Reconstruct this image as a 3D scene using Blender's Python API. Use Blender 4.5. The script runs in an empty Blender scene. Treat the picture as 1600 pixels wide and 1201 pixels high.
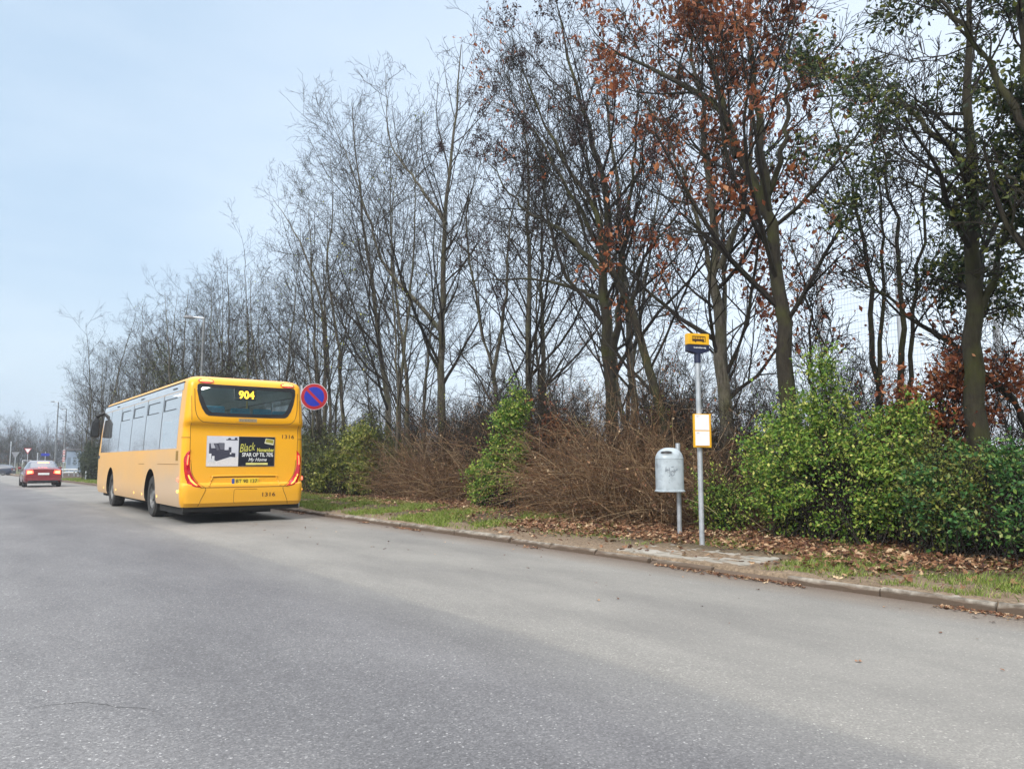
import bpy, bmesh, math, random
import numpy as np
from math import radians, sin, cos, pi
from mathutils import Vector, Matrix

scene = bpy.context.scene
COL = scene.collection
random.seed(4)

# ------------------------------------------------------------------ camera
H = 1.26
F = 1180.0
YAW = radians(36.76)
PITCH = math.atan2(120.5, F)
cam_d = bpy.data.cameras.new('camera')
cam_d.sensor_width = 36
cam_d.lens = F / 1600 * 36
cam_d.clip_start = 0.05
cam_d.clip_end = 6000
cam = bpy.data.objects.new('camera', cam_d)
COL.objects.link(cam)
cam.location = (0, 0, H)
cam.rotation_euler = (pi / 2 + PITCH, 0, -YAW)
scene.camera = cam

# ------------------------------------------------------------------ world + sun + exposure
SUN_EL = radians(38)
SUN_AZ = radians(238)          # compass style: 0 = +Y, clockwise; light from behind left
world = bpy.data.worlds.new('World')
scene.world = world
world.use_nodes = True
nt = world.node_tree
nt.nodes.clear()
N = nt.nodes.new
out = N('ShaderNodeOutputWorld')
bg = N('ShaderNodeBackground')
bg.inputs['Strength'].default_value = 0.1
sky = N('ShaderNodeTexSky')
sky.sky_type = 'NISHITA'
sky.sun_disc = False
sky.sun_elevation = SUN_EL
sky.sun_rotation = SUN_AZ
sky.air_density = 1.3
sky.dust_density = 3.0
tc = N('ShaderNodeTexCoord')
sep = N('ShaderNodeSeparateXYZ')
nt.links.new(tc.outputs['Generated'], sep.inputs[0])
noi = N('ShaderNodeTexNoise')
noi.inputs['Scale'].default_value = 2.2
noi.inputs['Detail'].default_value = 7
mp = N('ShaderNodeMapping')
mp.inputs['Scale'].default_value = (1.3, 1.3, 4.5)
nt.links.new(tc.outputs['Generated'], mp.inputs[0])
nt.links.new(mp.outputs[0], noi.inputs['Vector'])
cr = N('ShaderNodeValToRGB')          # cloud cover: blue grey to white
cr.color_ramp.elements[0].position = 0.32
cr.color_ramp.elements[0].color = (2.45, 3.15, 3.95, 1)
cr.color_ramp.elements[1].position = 0.70
cr.color_ramp.elements[1].color = (3.05, 3.65, 4.3, 1)
nt.links.new(noi.outputs['Fac'], cr.inputs[0])
# overcast sky: brighter towards the zenith, whiter towards the bright side (+X)
zr = N('ShaderNodeMapRange')
zr.inputs[1].default_value = 0.56
zr.inputs[2].default_value = 1.0
zr.inputs[3].default_value = 1.0
zr.inputs[4].default_value = 3.0
nt.links.new(sep.outputs['Z'], zr.inputs[0])
xr = N('ShaderNodeMapRange')
xr.inputs[1].default_value = 0.15
xr.inputs[2].default_value = 0.95
xr.inputs[3].default_value = 0.0
xr.inputs[4].default_value = 0.75
nt.links.new(sep.outputs['X'], xr.inputs[0])
mw = N('ShaderNodeMix')
mw.data_type = 'RGBA'
mw.inputs[7].default_value = (4.6, 5.0, 5.6, 1)
nt.links.new(xr.outputs[0], mw.inputs[0])
nt.links.new(cr.outputs[0], mw.inputs[6])
ms = N('ShaderNodeVectorMath')
ms.operation = 'SCALE'
nt.links.new(mw.outputs[2], ms.inputs[0])
nt.links.new(zr.outputs[0], ms.inputs[3])
mx = N('ShaderNodeMix')
mx.data_type = 'RGBA'
mx.inputs[0].default_value = 0.86
nt.links.new(sky.outputs[0], mx.inputs[6])
zw = N('ShaderNodeMapRange')          # thicker, whiter cloud overhead
zw.inputs[1].default_value = 0.62
zw.inputs[2].default_value = 0.85
nt.links.new(sep.outputs['Z'], zw.inputs[0])
mz = N('ShaderNodeMix')
mz.data_type = 'RGBA'
mz.inputs[7].default_value = (14.5, 14.4, 14.6, 1)
nt.links.new(zw.outputs[0], mz.inputs[0])
nt.links.new(ms.outputs[0], mz.inputs[6])
nt.links.new(mz.outputs[2], mx.inputs[7])
nt.links.new(mx.outputs[2], bg.inputs['Color'])
nt.links.new(bg.outputs[0], out.inputs['Surface'])

sun_d = bpy.data.lights.new('sun', 'SUN')
sun_d.energy = 1.3
sun_d.angle = radians(18)
sun_d.color = (1.0, 0.95, 0.88)
sun = bpy.data.objects.new('sun', sun_d)
COL.objects.link(sun)
sdir = Vector((sin(SUN_AZ) * cos(SUN_EL), cos(SUN_AZ) * cos(SUN_EL), sin(SUN_EL)))
sun.rotation_euler = sdir.to_track_quat('Z', 'Y').to_euler()

scene.view_settings.view_transform = 'Standard'
scene.view_settings.look = 'None'
scene.view_settings.exposure = 1.27
scene.view_settings.gamma = 1.0
scene.cycles.max_bounces = 6
scene.cycles.transparent_max_bounces = 12
scene.cycles.volume_bounces = 0

# ------------------------------------------------------------------ pixel -> world (photo pixels, 1600 wide)
FH = np.array([sin(YAW), cos(YAW), 0.0])
RT = np.array([cos(YAW), -sin(YAW), 0.0])
ZZ = np.array([0, 0, 1.0])
FW = FH * cos(PITCH) + ZZ * sin(PITCH)
UP = -FH * sin(PITCH) + ZZ * cos(PITCH)
C0 = np.array([0, 0, H])


def ray(px, py):
    return FW * F + RT * (px - 800) + UP * (600.5 - py)


def at_z(px, py, z=0.0):
    d = ray(px, py)
    return C0 + d * ((z - H) / d[2])


def at_x(px, py, x):
    d = ray(px, py)
    return C0 + d * (x / d[0])


def at_d(px, py, dep):
    d = ray(px, py)
    return C0 + d * (dep / d.dot(FH))


def zg(y):
    y = np.asarray(y, float)
    return -0.006 * np.clip(y - 30, 0, 100)


def zv(x, y):                       # ground height on the verge side
    x = np.asarray(x, float)
    return zg(y) + np.where(x > 7.18, 0.082 + 0.03 * np.clip(x - 7.25, 0, 5.0), -0.03)


# ------------------------------------------------------------------ materials
MATS = {}


def nodes(name):
    m = bpy.data.materials.new(name)
    m.use_nodes = True
    n = m.node_tree
    p = n.nodes['Principled BSDF']
    return m, n, p


def ramp(n, stops):
    r = n.nodes.new('ShaderNodeValToRGB')
    el = r.color_ramp.elements
    while len(el) < len(stops):
        el.new(0.5)
    for e, (p, c) in zip(el, stops):
        e.position = p
        e.color = (*c, 1)
    return r


def noise(n, scale, detail=4, rough=0.6, coord='Object', vec=None, mscale=None):
    t = n.nodes.new('ShaderNodeTexNoise')
    t.inputs['Scale'].default_value = scale
    t.inputs['Detail'].default_value = detail
    t.inputs['Roughness'].default_value = rough
    c = n.nodes.new('ShaderNodeTexCoord')
    if mscale:
        m = n.nodes.new('ShaderNodeMapping')
        m.inputs['Scale'].default_value = mscale
        n.links.new(c.outputs[coord], m.inputs[0])
        n.links.new(m.outputs[0], t.inputs['Vector'])
    else:
        n.links.new(c.outputs[coord], t.inputs['Vector'])
    return t


def bump(n, p, src, strength, dist=0.01):
    b = n.nodes.new('ShaderNodeBump')
    b.inputs['Strength'].default_value = strength
    b.inputs['Distance'].default_value = dist
    n.links.new(src, b.inputs['Height'])
    n.links.new(b.outputs[0], p.inputs['Normal'])


def mat(name, a, b=None, rough=0.5, metal=0.0, scale=6.0, bmp=0.0, lo=0.35, hi=0.65, coat=0.0, emit=None, es=0.0, mscale=None, spec=0.5):
    """plain procedural surface: two colours mixed by noise"""
    if name in MATS:
        return MATS[name]
    m, n, p = nodes(name)
    b = b or tuple(min(1, c * 0.8) for c in a)
    t = noise(n, scale, mscale=mscale)
    r = ramp(n, [(lo, b), (hi, a)])
    n.links.new(t.outputs['Fac'], r.inputs[0])
    n.links.new(r.outputs[0], p.inputs['Base Color'])
    p.inputs['Roughness'].default_value = rough
    p.inputs['Metallic'].default_value = metal
    p.inputs['Coat Weight'].default_value = coat
    p.inputs['Specular IOR Level'].default_value = spec
    if emit:
        p.inputs['Emission Color'].default_value = (*emit, 1)
        p.inputs['Emission Strength'].default_value = es
    if bmp:
        bump(n, p, t.outputs['Fac'], bmp)
    MATS[name] = m
    return m


def leaf_mat(name, stops, trans=0.25, rough=0.55):
    m, n, p = nodes(name)
    g = n.nodes.new('ShaderNodeNewGeometry')
    r = ramp(n, stops)
    n.links.new(g.outputs['Random Per Island'], r.inputs[0])
    n.links.new(r.outputs[0], p.inputs['Base Color'])
    p.inputs['Roughness'].default_value = rough
    p.inputs['Specular IOR Level'].default_value = 0.35
    if trans:
        tr = n.nodes.new('ShaderNodeBsdfTranslucent')
        n.links.new(r.outputs[0], tr.inputs['Color'])
        mx = n.nodes.new('ShaderNodeMixShader')
        mx.inputs[0].default_value = trans
        n.links.new(p.outputs[0], mx.inputs[1])
        n.links.new(tr.outputs[0], mx.inputs[2])
        n.links.new(mx.outputs[0], n.nodes['Material Output'].inputs['Surface'])
    return m


def bark_mat(name, dark, light, moss, fac):
    m, n, p = nodes(name)
    t = noise(n, 16, 7, 0.75, mscale=(1, 1, 0.22))
    r = ramp(n, [(0.3, dark), (0.7, light)])
    n.links.new(t.outputs['Fac'], r.inputs[0])
    t2 = noise(n, 1.6, 3)
    mr = n.nodes.new('ShaderNodeMapRange')
    mr.inputs[1].default_value = 0.45
    mr.inputs[2].default_value = 0.65
    mr.inputs[4].default_value = fac
    n.links.new(t2.outputs['Fac'], mr.inputs[0])
    mx = n.nodes.new('ShaderNodeMix')
    mx.data_type = 'RGBA'
    mx.inputs[7].default_value = (*moss, 1)
    n.links.new(mr.outputs[0], mx.inputs[0])
    n.links.new(r.outputs[0], mx.inputs[6])
    n.links.new(mx.outputs[2], p.inputs['Base Color'])
    p.inputs['Roughness'].default_value = 0.9
    p.inputs['Specular IOR Level'].default_value = 0.2
    bump(n, p, t.outputs['Fac'], 0.7, 0.03)
    return m


BARK = bark_mat('bark', (0.022, 0.018, 0.013), (0.16, 0.142, 0.112), (0.085, 0.088, 0.035), 0.55)
BARK_D = bark_mat('bark_dark', (0.012, 0.010, 0.008), (0.05, 0.042, 0.03), (0.055, 0.058, 0.016), 0.7)
TWIG = bark_mat('twig_bark', (0.014, 0.011, 0.009), (0.042, 0.033, 0.027), (0.05, 0.046, 0.02), 0.4)
TWIG_D = bark_mat('dark_twig_bark', (0.010, 0.008, 0.007), (0.03, 0.024, 0.02), (0.035, 0.034, 0.012), 0.4)
CANE = leaf_mat('dry_cane', [(0.0, (0.05, 0.028, 0.012)), (0.45, (0.115, 0.06, 0.030)), (0.8, (0.22, 0.135, 0.07)), (1.0, (0.36, 0.27, 0.16))], 0.0, 0.8)
L_OAK = leaf_mat('brown_oak_leaves', [(0.0, (0.10, 0.025, 0.012)), (0.5, (0.24, 0.065, 0.022)), (0.85, (0.36, 0.125, 0.045)), (1.0, (0.42, 0.20, 0.09))], 0.35)
L_PURP = leaf_mat('withered_catkins', [(0.0, (0.018, 0.009, 0.011)), (1.0, (0.06, 0.028, 0.03))], 0.1)
L_DARK = leaf_mat('dark_green_leaves', [(0.0, (0.012, 0.022, 0.010)), (0.55, (0.035, 0.06, 0.018)), (0.85, (0.12, 0.14, 0.025)), (1.0, (0.20, 0.20, 0.04))], 0.35)
L_IVY = leaf_mat('ivy_leaves', [(0.0, (0.03, 0.045, 0.012)), (0.6, (0.07, 0.09, 0.02)), (1.0, (0.16, 0.15, 0.04))], 0.2)
L_BRIGHT = leaf_mat('fresh_green_leaves', [(0.0, (0.045, 0.12, 0.015)), (0.4, (0.12, 0.24, 0.03)), (0.75, (0.27, 0.38, 0.05)), (1.0, (0.60, 0.58, 0.16))], 0.3)
L_YEL = leaf_mat('yellow_green_leaves', [(0.0, (0.06, 0.09, 0.015)), (0.5, (0.17, 0.21, 0.035)), (0.85, (0.34, 0.35, 0.07)), (1.0, (0.45, 0.40, 0.13))], 0.3)
L_BLUE = leaf_mat('blue_green_leaves', [(0.0, (0.022, 0.08, 0.022)), (0.6, (0.065, 0.18, 0.04)), (0.88, (0.20, 0.30, 0.06)), (1.0, (0.32, 0.34, 0.13))], 0.2)
L_HEDGE = leaf_mat('hedge_leaves', [(0.0, (0.012, 0.022, 0.012)), (0.7, (0.035, 0.05, 0.022)), (1.0, (0.08, 0.085, 0.04))], 0.1)
L_LITTER = leaf_mat('fallen_leaves', [(0.0, (0.055, 0.022, 0.013)), (0.35, (0.16, 0.07, 0.036)), (0.65, (0.26, 0.13, 0.065)), (0.87, (0.40, 0.25, 0.14)), (1.0, (0.58, 0.44, 0.28))], 0.15, 0.7)
L_GRASS = leaf_mat('grass_blades', [(0.0, (0.07, 0.11, 0.015)), (0.5, (0.16, 0.24, 0.03)), (0.85, (0.28, 0.34, 0.07)), (1.0, (0.42, 0.38, 0.16))], 0.3)

# ------------------------------------------------------------------ numpy geometry


def unit(v):
    return v / np.maximum(np.linalg.norm(v, axis=-1, keepdims=True), 1e-9)


def np_mesh(name, V, Fq, m, smooth=False):
    """V (n,3), Fq (k,4) or (k,3)"""
    me = bpy.data.meshes.new(name)
    V = np.ascontiguousarray(V, dtype=np.float32)
    Fq = np.ascontiguousarray(Fq, dtype=np.int32)
    k, s = Fq.shape
    me.vertices.add(len(V))
    me.vertices.foreach_set('co', V.ravel())
    me.loops.add(k * s)
    me.loops.foreach_set('vertex_index', Fq.ravel())
    me.polygons.add(k)
    me.polygons.foreach_set('loop_start', np.arange(0, k * s, s, dtype=np.int32))
    me.polygons.foreach_set('use_smooth', np.full(k, smooth, dtype=bool))
    me.materials.append(m)
    me.update(calc_edges=True)
    me.validate()
    return me


def link(name, me, parent=None):
    o = bpy.data.objects.new(name, me)
    COL.objects.link(o)
    if parent:
        o.parent = parent
    return o


def tubes(P, R, n):
    """P (B,k,3) R (B,k) -> verts, quads"""
    B, k, _ = P.shape
    T = unit(np.gradient(P, axis=1))
    ref = np.where(np.abs(T[..., 2:3]) > 0.9, np.array([1.0, 0, 0]), np.array([0, 0, 1.0]))
    U = unit(np.cross(T, ref))
    W = np.cross(T, U)
    a = np.arange(n) * 2 * pi / n
    V = P[:, :, None] + R[:, :, None, None] * (np.cos(a)[None, None, :, None] * U[:, :, None] + np.sin(a)[None, None, :, None] * W[:, :, None])
    idx = np.arange(B * k * n).reshape(B, k, n)
    i0 = idx[:, :-1]
    i1 = idx[:, 1:]
    Fq = np.stack([i0, np.roll(i0, -1, 2), np.roll(i1, -1, 2), i1], -1).reshape(-1, 4)
    return V.reshape(-1, 3), Fq


def merge(parts):
    Vs, Fs, o = [], [], 0
    for V, Fq in parts:
        Vs.append(V)
        Fs.append(Fq + o)
        o += len(V)
    return np.concatenate(Vs), np.concatenate(Fs)


def grow(P0, D0, L, R0, k, wander, up, rng, taper=0.3):
    B = len(P0)
    P = np.zeros((B, k, 3))
    p = P0.copy()
    d = D0.copy()
    for i in range(k):
        P[:, i] = p
        d = unit(d + wander * rng.normal(size=(B, 3)) + np.array([0, 0, up]))
        p = p + d * (L / (k - 1))[:, None]
    R = R0[:, None] * np.linspace(1, taper, k)[None]
    return P, R


def spawn(P, R, n, t0, t1, ang, rng, flat=0.0):
    B, k, _ = P.shape
    t = t0 + (t1 - t0) * (np.arange(n)[None] + rng.random((B, n))) / n
    f = t * (k - 1)
    i = np.minimum(f.astype(int), k - 2)
    w = (f - i)[..., None]
    b = np.arange(B)[:, None]
    pos = P[b, i] * (1 - w) + P[b, i + 1] * w
    T = unit(P[b, i + 1] - P[b, i])
    rad = R[b, i] * (1 - w[..., 0]) + R[b, i + 1] * w[..., 0]
    q = rng.normal(size=(B, n, 3))
    q[..., 2] *= (1 - flat)
    q = unit(q - (q * T).sum(-1, keepdims=True) * T)
    a = ang * rng.uniform(0.7, 1.3, size=(B, n))[..., None]
    D = np.cos(a) * T + np.sin(a) * q
    return pos.reshape(-1, 3), D.reshape(-1, 3), t.ravel(), rad.ravel()


def plen(P):
    return np.linalg.norm(np.diff(P, axis=1), axis=2).sum(1)


def resample(path, k):
    path = np.asarray(path, float)
    # Catmull-Rom through the control points
    pts = np.vstack([2 * path[0] - path[1], path, 2 * path[-1] - path[-2]])
    o = []
    for i in range(1, len(pts) - 2):
        for t in np.linspace(0, 1, 8, endpoint=False):
            a, b, c, d = pts[i - 1:i + 3]
            o.append(0.5 * (2 * b + (c - a) * t + (2 * a - 5 * b + 4 * c - d) * t * t + (3 * b - 3 * c + d - a) * t ** 3))
    o.append(path[-1])
    o = np.array(o)
    s = np.r_[0, np.cumsum(np.linalg.norm(np.diff(o, axis=0), axis=1))]
    u = np.linspace(0, s[-1], k)
    return np.stack([np.interp(u, s, o[:, j]) for j in range(3)], 1)


def leaves(pos, size, rng, droop=0.0, wid=0.55):
    n = len(pos)
    d = rng.normal(size=(n, 3))
    d[:, 2] -= droop
    d = unit(d)
    s = unit(np.cross(d, rng.normal(size=(n, 3))))
    nn = np.cross(d, s)
    L = size * rng.uniform(0.4, 1.4, n)[:, None]
    V = np.stack([pos, pos + d * L * .5 + s * L * wid * .5 + nn * L * .12, pos + d * L, pos + d * L * .5 - s * L * wid * .5 + nn * L * .12], 1)
    return V.reshape(-1, 3), np.arange(n * 4).reshape(n, 4)


def leaf_points(P, n, rng, spread):
    """n random points scattered round the polylines P (B,k,3)"""
    B, k, _ = P.shape
    b = rng.integers(0, B, n)
    f = rng.random(n) * (k - 1)
    i = np.minimum(f.astype(int), k - 2)
    w = (f - i)[:, None]
    return P[b, i] * (1 - w) + P[b, i + 1] * w + rng.normal(size=(n, 3)) * spread


def build_tree(seed, stems, radii, spec=None, bark=BARK, twig=TWIG, foliage=()):
    """stems: list of control paths (metres, base at origin). Returns trunk mesh, crown mesh, list of foliage meshes"""
    rng = np.random.default_rng(seed)
    s = dict(n1=25, n2=8, n3=5, n4=3, t1=0.17, a1=0.72, l1=0.44, up=0.10, wander=0.11, twig_r=0.0058, flat=0.0, l2=0.5)
    s.update(spec or {})
    K = 22
    P0 = np.stack([resample(p, K) for p in stems])
    wob = rng.normal(size=P0.shape) * np.array([0.03, 0.03, 0.0])
    wob[:, :2] = 0
    P0 = P0 + wob
    R0 = 0.86 * np.array(radii)[:, None] * (1 - 0.92 * np.linspace(0, 1, K)[None] ** 0.9)
    flare = 1 + 0.5 * np.exp(-np.linspace(0, 1, K) * 25)[None] * (P0[:, :1, 2] < 0.3)
    R0 = np.maximum(R0 * flare, 0.008)
    trunk = np_mesh('trunk', *tubes(P0, R0, 9), bark, True)
    L0 = plen(P0)
    parts = []

    def thin(p, d, t, r, par, n, ref):
        # fewer side shoots on short parents
        k = rng.random(len(t)) < np.clip(np.repeat(par, n) / ref, 0.12, 1)
        return p[k], d[k], t[k], r[k], np.repeat(par, n)[k]

    # level 1
    p, d, t, r = spawn(P0, R0, s['n1'], s['t1'], 0.985, s['a1'], rng, s['flat'])
    p, d, t, r, Lp = thin(p, d, t, r, L0, s['n1'], L0.max())
    tt = (t - s['t1']) / (1 - s['t1'])
    L = (0.5 * Lp + 0.5 * L0.max()) * s['l1'] * (1.0 - 0.58 * tt) * rng.uniform(0.5, 1.2, len(t))
    P1, R1 = grow(p, d, L, np.clip(r * 0.5, 0.012, 0.075) * rng.uniform(0.6, 1.05, len(t)), 8, s['wander'], s['up'], rng, 0.25)
    parts.append(tubes(P1, R1, 5))
    # level 2
    p, d, t, r = spawn(P1, R1, s['n2'], 0.18, 0.98, 0.75, rng, s['flat'])
    par = plen(P1)
    p, d, t, r, Lp = thin(p, d, t, r, par, s['n2'], np.quantile(par, .8))
    L = Lp * s['l2'] * (1 - 0.55 * t) * rng.uniform(0.5, 1.25, len(t)) + 0.1
    P2, R2 = grow(p, d, L, np.clip(r * 0.55, 0.007, 0.03), 5, s['wander'] * 1.1, s['up'] * 0.8, rng, 0.35)
    parts.append(tubes(P2, R2, 3))
    # level 3
    p, d, t, r = spawn(P2, R2, s['n3'], 0.2, 0.98, 0.75, rng, s['flat'])
    par = plen(P2)
    p, d, t, r, Lp = thin(p, d, t, r, par, s['n3'], np.quantile(par, .8))
    L = Lp * 0.5 * (1 - 0.45 * t) * rng.uniform(0.5, 1.3, len(t)) + 0.08
    P3, R3 = grow(p, d, L, np.clip(r * 0.6, s['twig_r'] * 1.2, 0.012), 4, s['wander'] * 1.2, s['up'] * 0.6, rng, 0.5)
    parts.append(tubes(P3, R3, 3))
    P4 = P3
    if s['n4']:
        p, d, t, r = spawn(P3, R3, s['n4'], 0.25, 1.0, 0.7, rng)
        par = plen(P3)
        p, d, t, r, Lp = thin(p, d, t, r, par, s['n4'], np.quantile(par, .7))
        L = Lp * 0.5 * rng.uniform(0.4, 1.2, len(t)) + 0.05
        P4, R4 = grow(p, d, L, np.full(len(t), s['twig_r']), 3, 0.15, 0.05, rng, 0.7)
        parts.append(tubes(P4, R4, 3))
    crown = np_mesh('branches', *merge(parts), twig, False)
    fol = []
    for (m, n, size, spread, sel, droop) in foliage:
        Q = P4 if sel is None else P4[sel(P4[:, 0], rng)]
        if len(Q):
            fol.append(np_mesh('foliage', *leaves(leaf_points(Q, n, rng, spread), size, rng, droop), m))
    return trunk, crown, fol


def put_tree(name, meshes, loc, label, group=None, rz=0.0, sc=1.0, cat='tree'):
    o = bpy.data.objects.new(name, None)
    COL.objects.link(o)
    o.location = loc
    o.rotation_euler = (0, 0, rz)
    o.scale = (sc, sc, sc)
    o['label'] = label
    o['category'] = cat
    if group:
        o['group'] = group
    link('trunk', meshes[0], o)
    link('branches', meshes[1], o)
    for f in meshes[2]:
        link('foliage', f, o)
    return o


# ------------------------------------------------------------------ mesh builder for objects


class MB:
    def __init__(self):
        self.v, self.f, self.m = [], [], []

    def add(self, vs, fs, mi=0):
        o = len(self.v)
        self.v += [tuple(map(float, p)) for p in vs]
        self.f += [tuple(i + o for i in f) for f in fs]
        self.m += [mi] * len(fs)

    def box(self, a, b, mi=0):
        (x0, y0, z0), (x1, y1, z1) = a, b
        self.add([(x0, y0, z0), (x1, y0, z0), (x1, y1, z0), (x0, y1, z0), (x0, y0, z1), (x1, y0, z1), (x1, y1, z1), (x0, y1, z1)],
                 [(0, 3, 2, 1), (4, 5, 6, 7), (0, 1, 5, 4), (1, 2, 6, 5), (2, 3, 7, 6), (3, 0, 4, 7)], mi)
        return self

    def tube(self, path, r, n=10, mi=0, caps=True):
        path = np.asarray(path, float)
        k = len(path)
        rr = np.full(k, r) if np.isscalar(r) else np.asarray(r)
        V, Fq = tubes(path[None], rr[None], n)
        fs = [tuple(f) for f in Fq]
        if caps:
            fs += [tuple(range(n)), tuple(range((k - 1) * n, k * n))[::-1]]
        self.add(V, fs, mi)
        return self

    def lathe(self, prof, n=24, axis='z', c=(0, 0, 0), mi=0, caps=False):
        vs = []
        for (r, h) in prof:
            for i in range(n):
                a = 2 * pi * i / n
                u, w = r * cos(a), r * sin(a)
                p = (u, w, h) if axis == 'z' else ((h, u, w) if axis == 'x' else (u, h, w))
                vs.append(tuple(p[j] + c[j] for j in range(3)))
        fs = []
        for k in range(len(prof) - 1):
            for i in range(n):
                j = (i + 1) % n
                fs.append((k * n + i, k * n + j, (k + 1) * n + j, (k + 1) * n + i))
        if caps:
            fs += [tuple(range(n)), tuple(range((len(prof) - 1) * n, len(prof) * n))]
        self.add(vs, fs, mi)
        return self

    def prism(self, poly, y0, y1, mi=0, fn=None):
        """polygon in the xz plane extruded along y; fn(x,z) gives a y offset"""
        n = len(poly)
        g = fn or (lambda x, z: 0.0)
        self.add([(x, y0 + g(x, z), z) for x, z in poly] + [(x, y1 + g(x, z), z) for x, z in poly],
                 [tuple(range(n)), tuple(range(n, 2 * n))[::-1]] + [(i, i + n, (i + 1) % n + n, (i + 1) % n) for i in range(n)], mi)
        return self

    def strip(self, A, B, mi=0):
        n = len(A)
        self.add(list(A) + list(B), [(i, i + 1, n + i + 1, n + i) for i in range(n - 1)], mi)
        return self

    def mesh(self, name, mats, smooth=False, bevel=0.0):
        me = bpy.data.meshes.new(name)
        me.from_pydata(self.v, [], self.f)
        for m in (mats if isinstance(mats, (list, tuple)) else [mats]):
            me.materials.append(m)
        me.polygons.foreach_set('material_index', self.m)
        bm = bmesh.new()
        bm.from_mesh(me)
        bmesh.ops.recalc_face_normals(bm, faces=bm.faces)
        if bevel:
            es = [e for e in bm.edges if len(e.link_faces) == 2 and e.calc_face_angle(0) > 0.6]
            bmesh.ops.bevel(bm, geom=es, offset=bevel, segments=2, affect='EDGES', profile=0.5)
        for f in bm.faces:
            f.smooth = bool(smooth)
        bm.to_mesh(me)
        bm.free()
        if smooth:
            try:
                me.set_sharp_from_angle(angle=radians(38))
            except Exception:
                pass
        return me

    def build(self, name, mats, parent=None, smooth=False, bevel=0.0):
        return link(name, self.mesh(name, mats, smooth, bevel), parent)


def tag(o, label=None, cat=None, group=None, kind=None):
    if label:
        o['label'] = label
    if cat:
        o['category'] = cat
    if group:
        o['group'] = group
    if kind:
        o['kind'] = kind
    return o


def empty(name, loc, rz, label, cat, group=None):
    o = bpy.data.objects.new(name, None)
    COL.objects.link(o)
    o.location = tuple(map(float, loc))
    o.rotation_euler = (0, 0, rz)
    return tag(o, label, cat, group)


def text_mesh(name, body, width, height, m, shear=0.0, bold=0.0, spacing=1.0):
    """text centred on the origin in the xz plane, facing -Y"""
    cu = bpy.data.curves.new(name, 'FONT')
    cu.body = body
    cu.shear = shear
    cu.offset = bold
    cu.space_character = spacing
    cu.resolution_u = 3
    ob = bpy.data.objects.new(name, cu)
    COL.objects.link(ob)
    dg = bpy.context.evaluated_depsgraph_get()
    me = bpy.data.meshes.new_from_object(ob.evaluated_get(dg))
    bpy.data.objects.remove(ob)
    co = np.zeros(len(me.vertices) * 3, np.float32)
    me.vertices.foreach_get('co', co)
    co = co.reshape(-1, 3)
    lo, hi = co.min(0), co.max(0)
    q = np.zeros_like(co)
    q[:, 0] = ((co[:, 0] - lo[0]) / (hi[0] - lo[0]) - 0.5) * width
    q[:, 2] = ((co[:, 1] - lo[1]) / (hi[1] - lo[1]) - 0.5) * height
    me.vertices.foreach_set('co', q.ravel())
    me.materials.clear()
    me.materials.append(m)
    me.update()
    me.name = name
    return me


def put_text(name, body, w, h, m, loc, parent, shear=0.0, bold=0.0, rot=(0, 0, 0), spacing=1.0):
    o = link(name, text_mesh(name, body, w, h, m, shear, bold, spacing), parent)
    o.location = loc
    o.rotation_euler = rot
    return o


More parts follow.
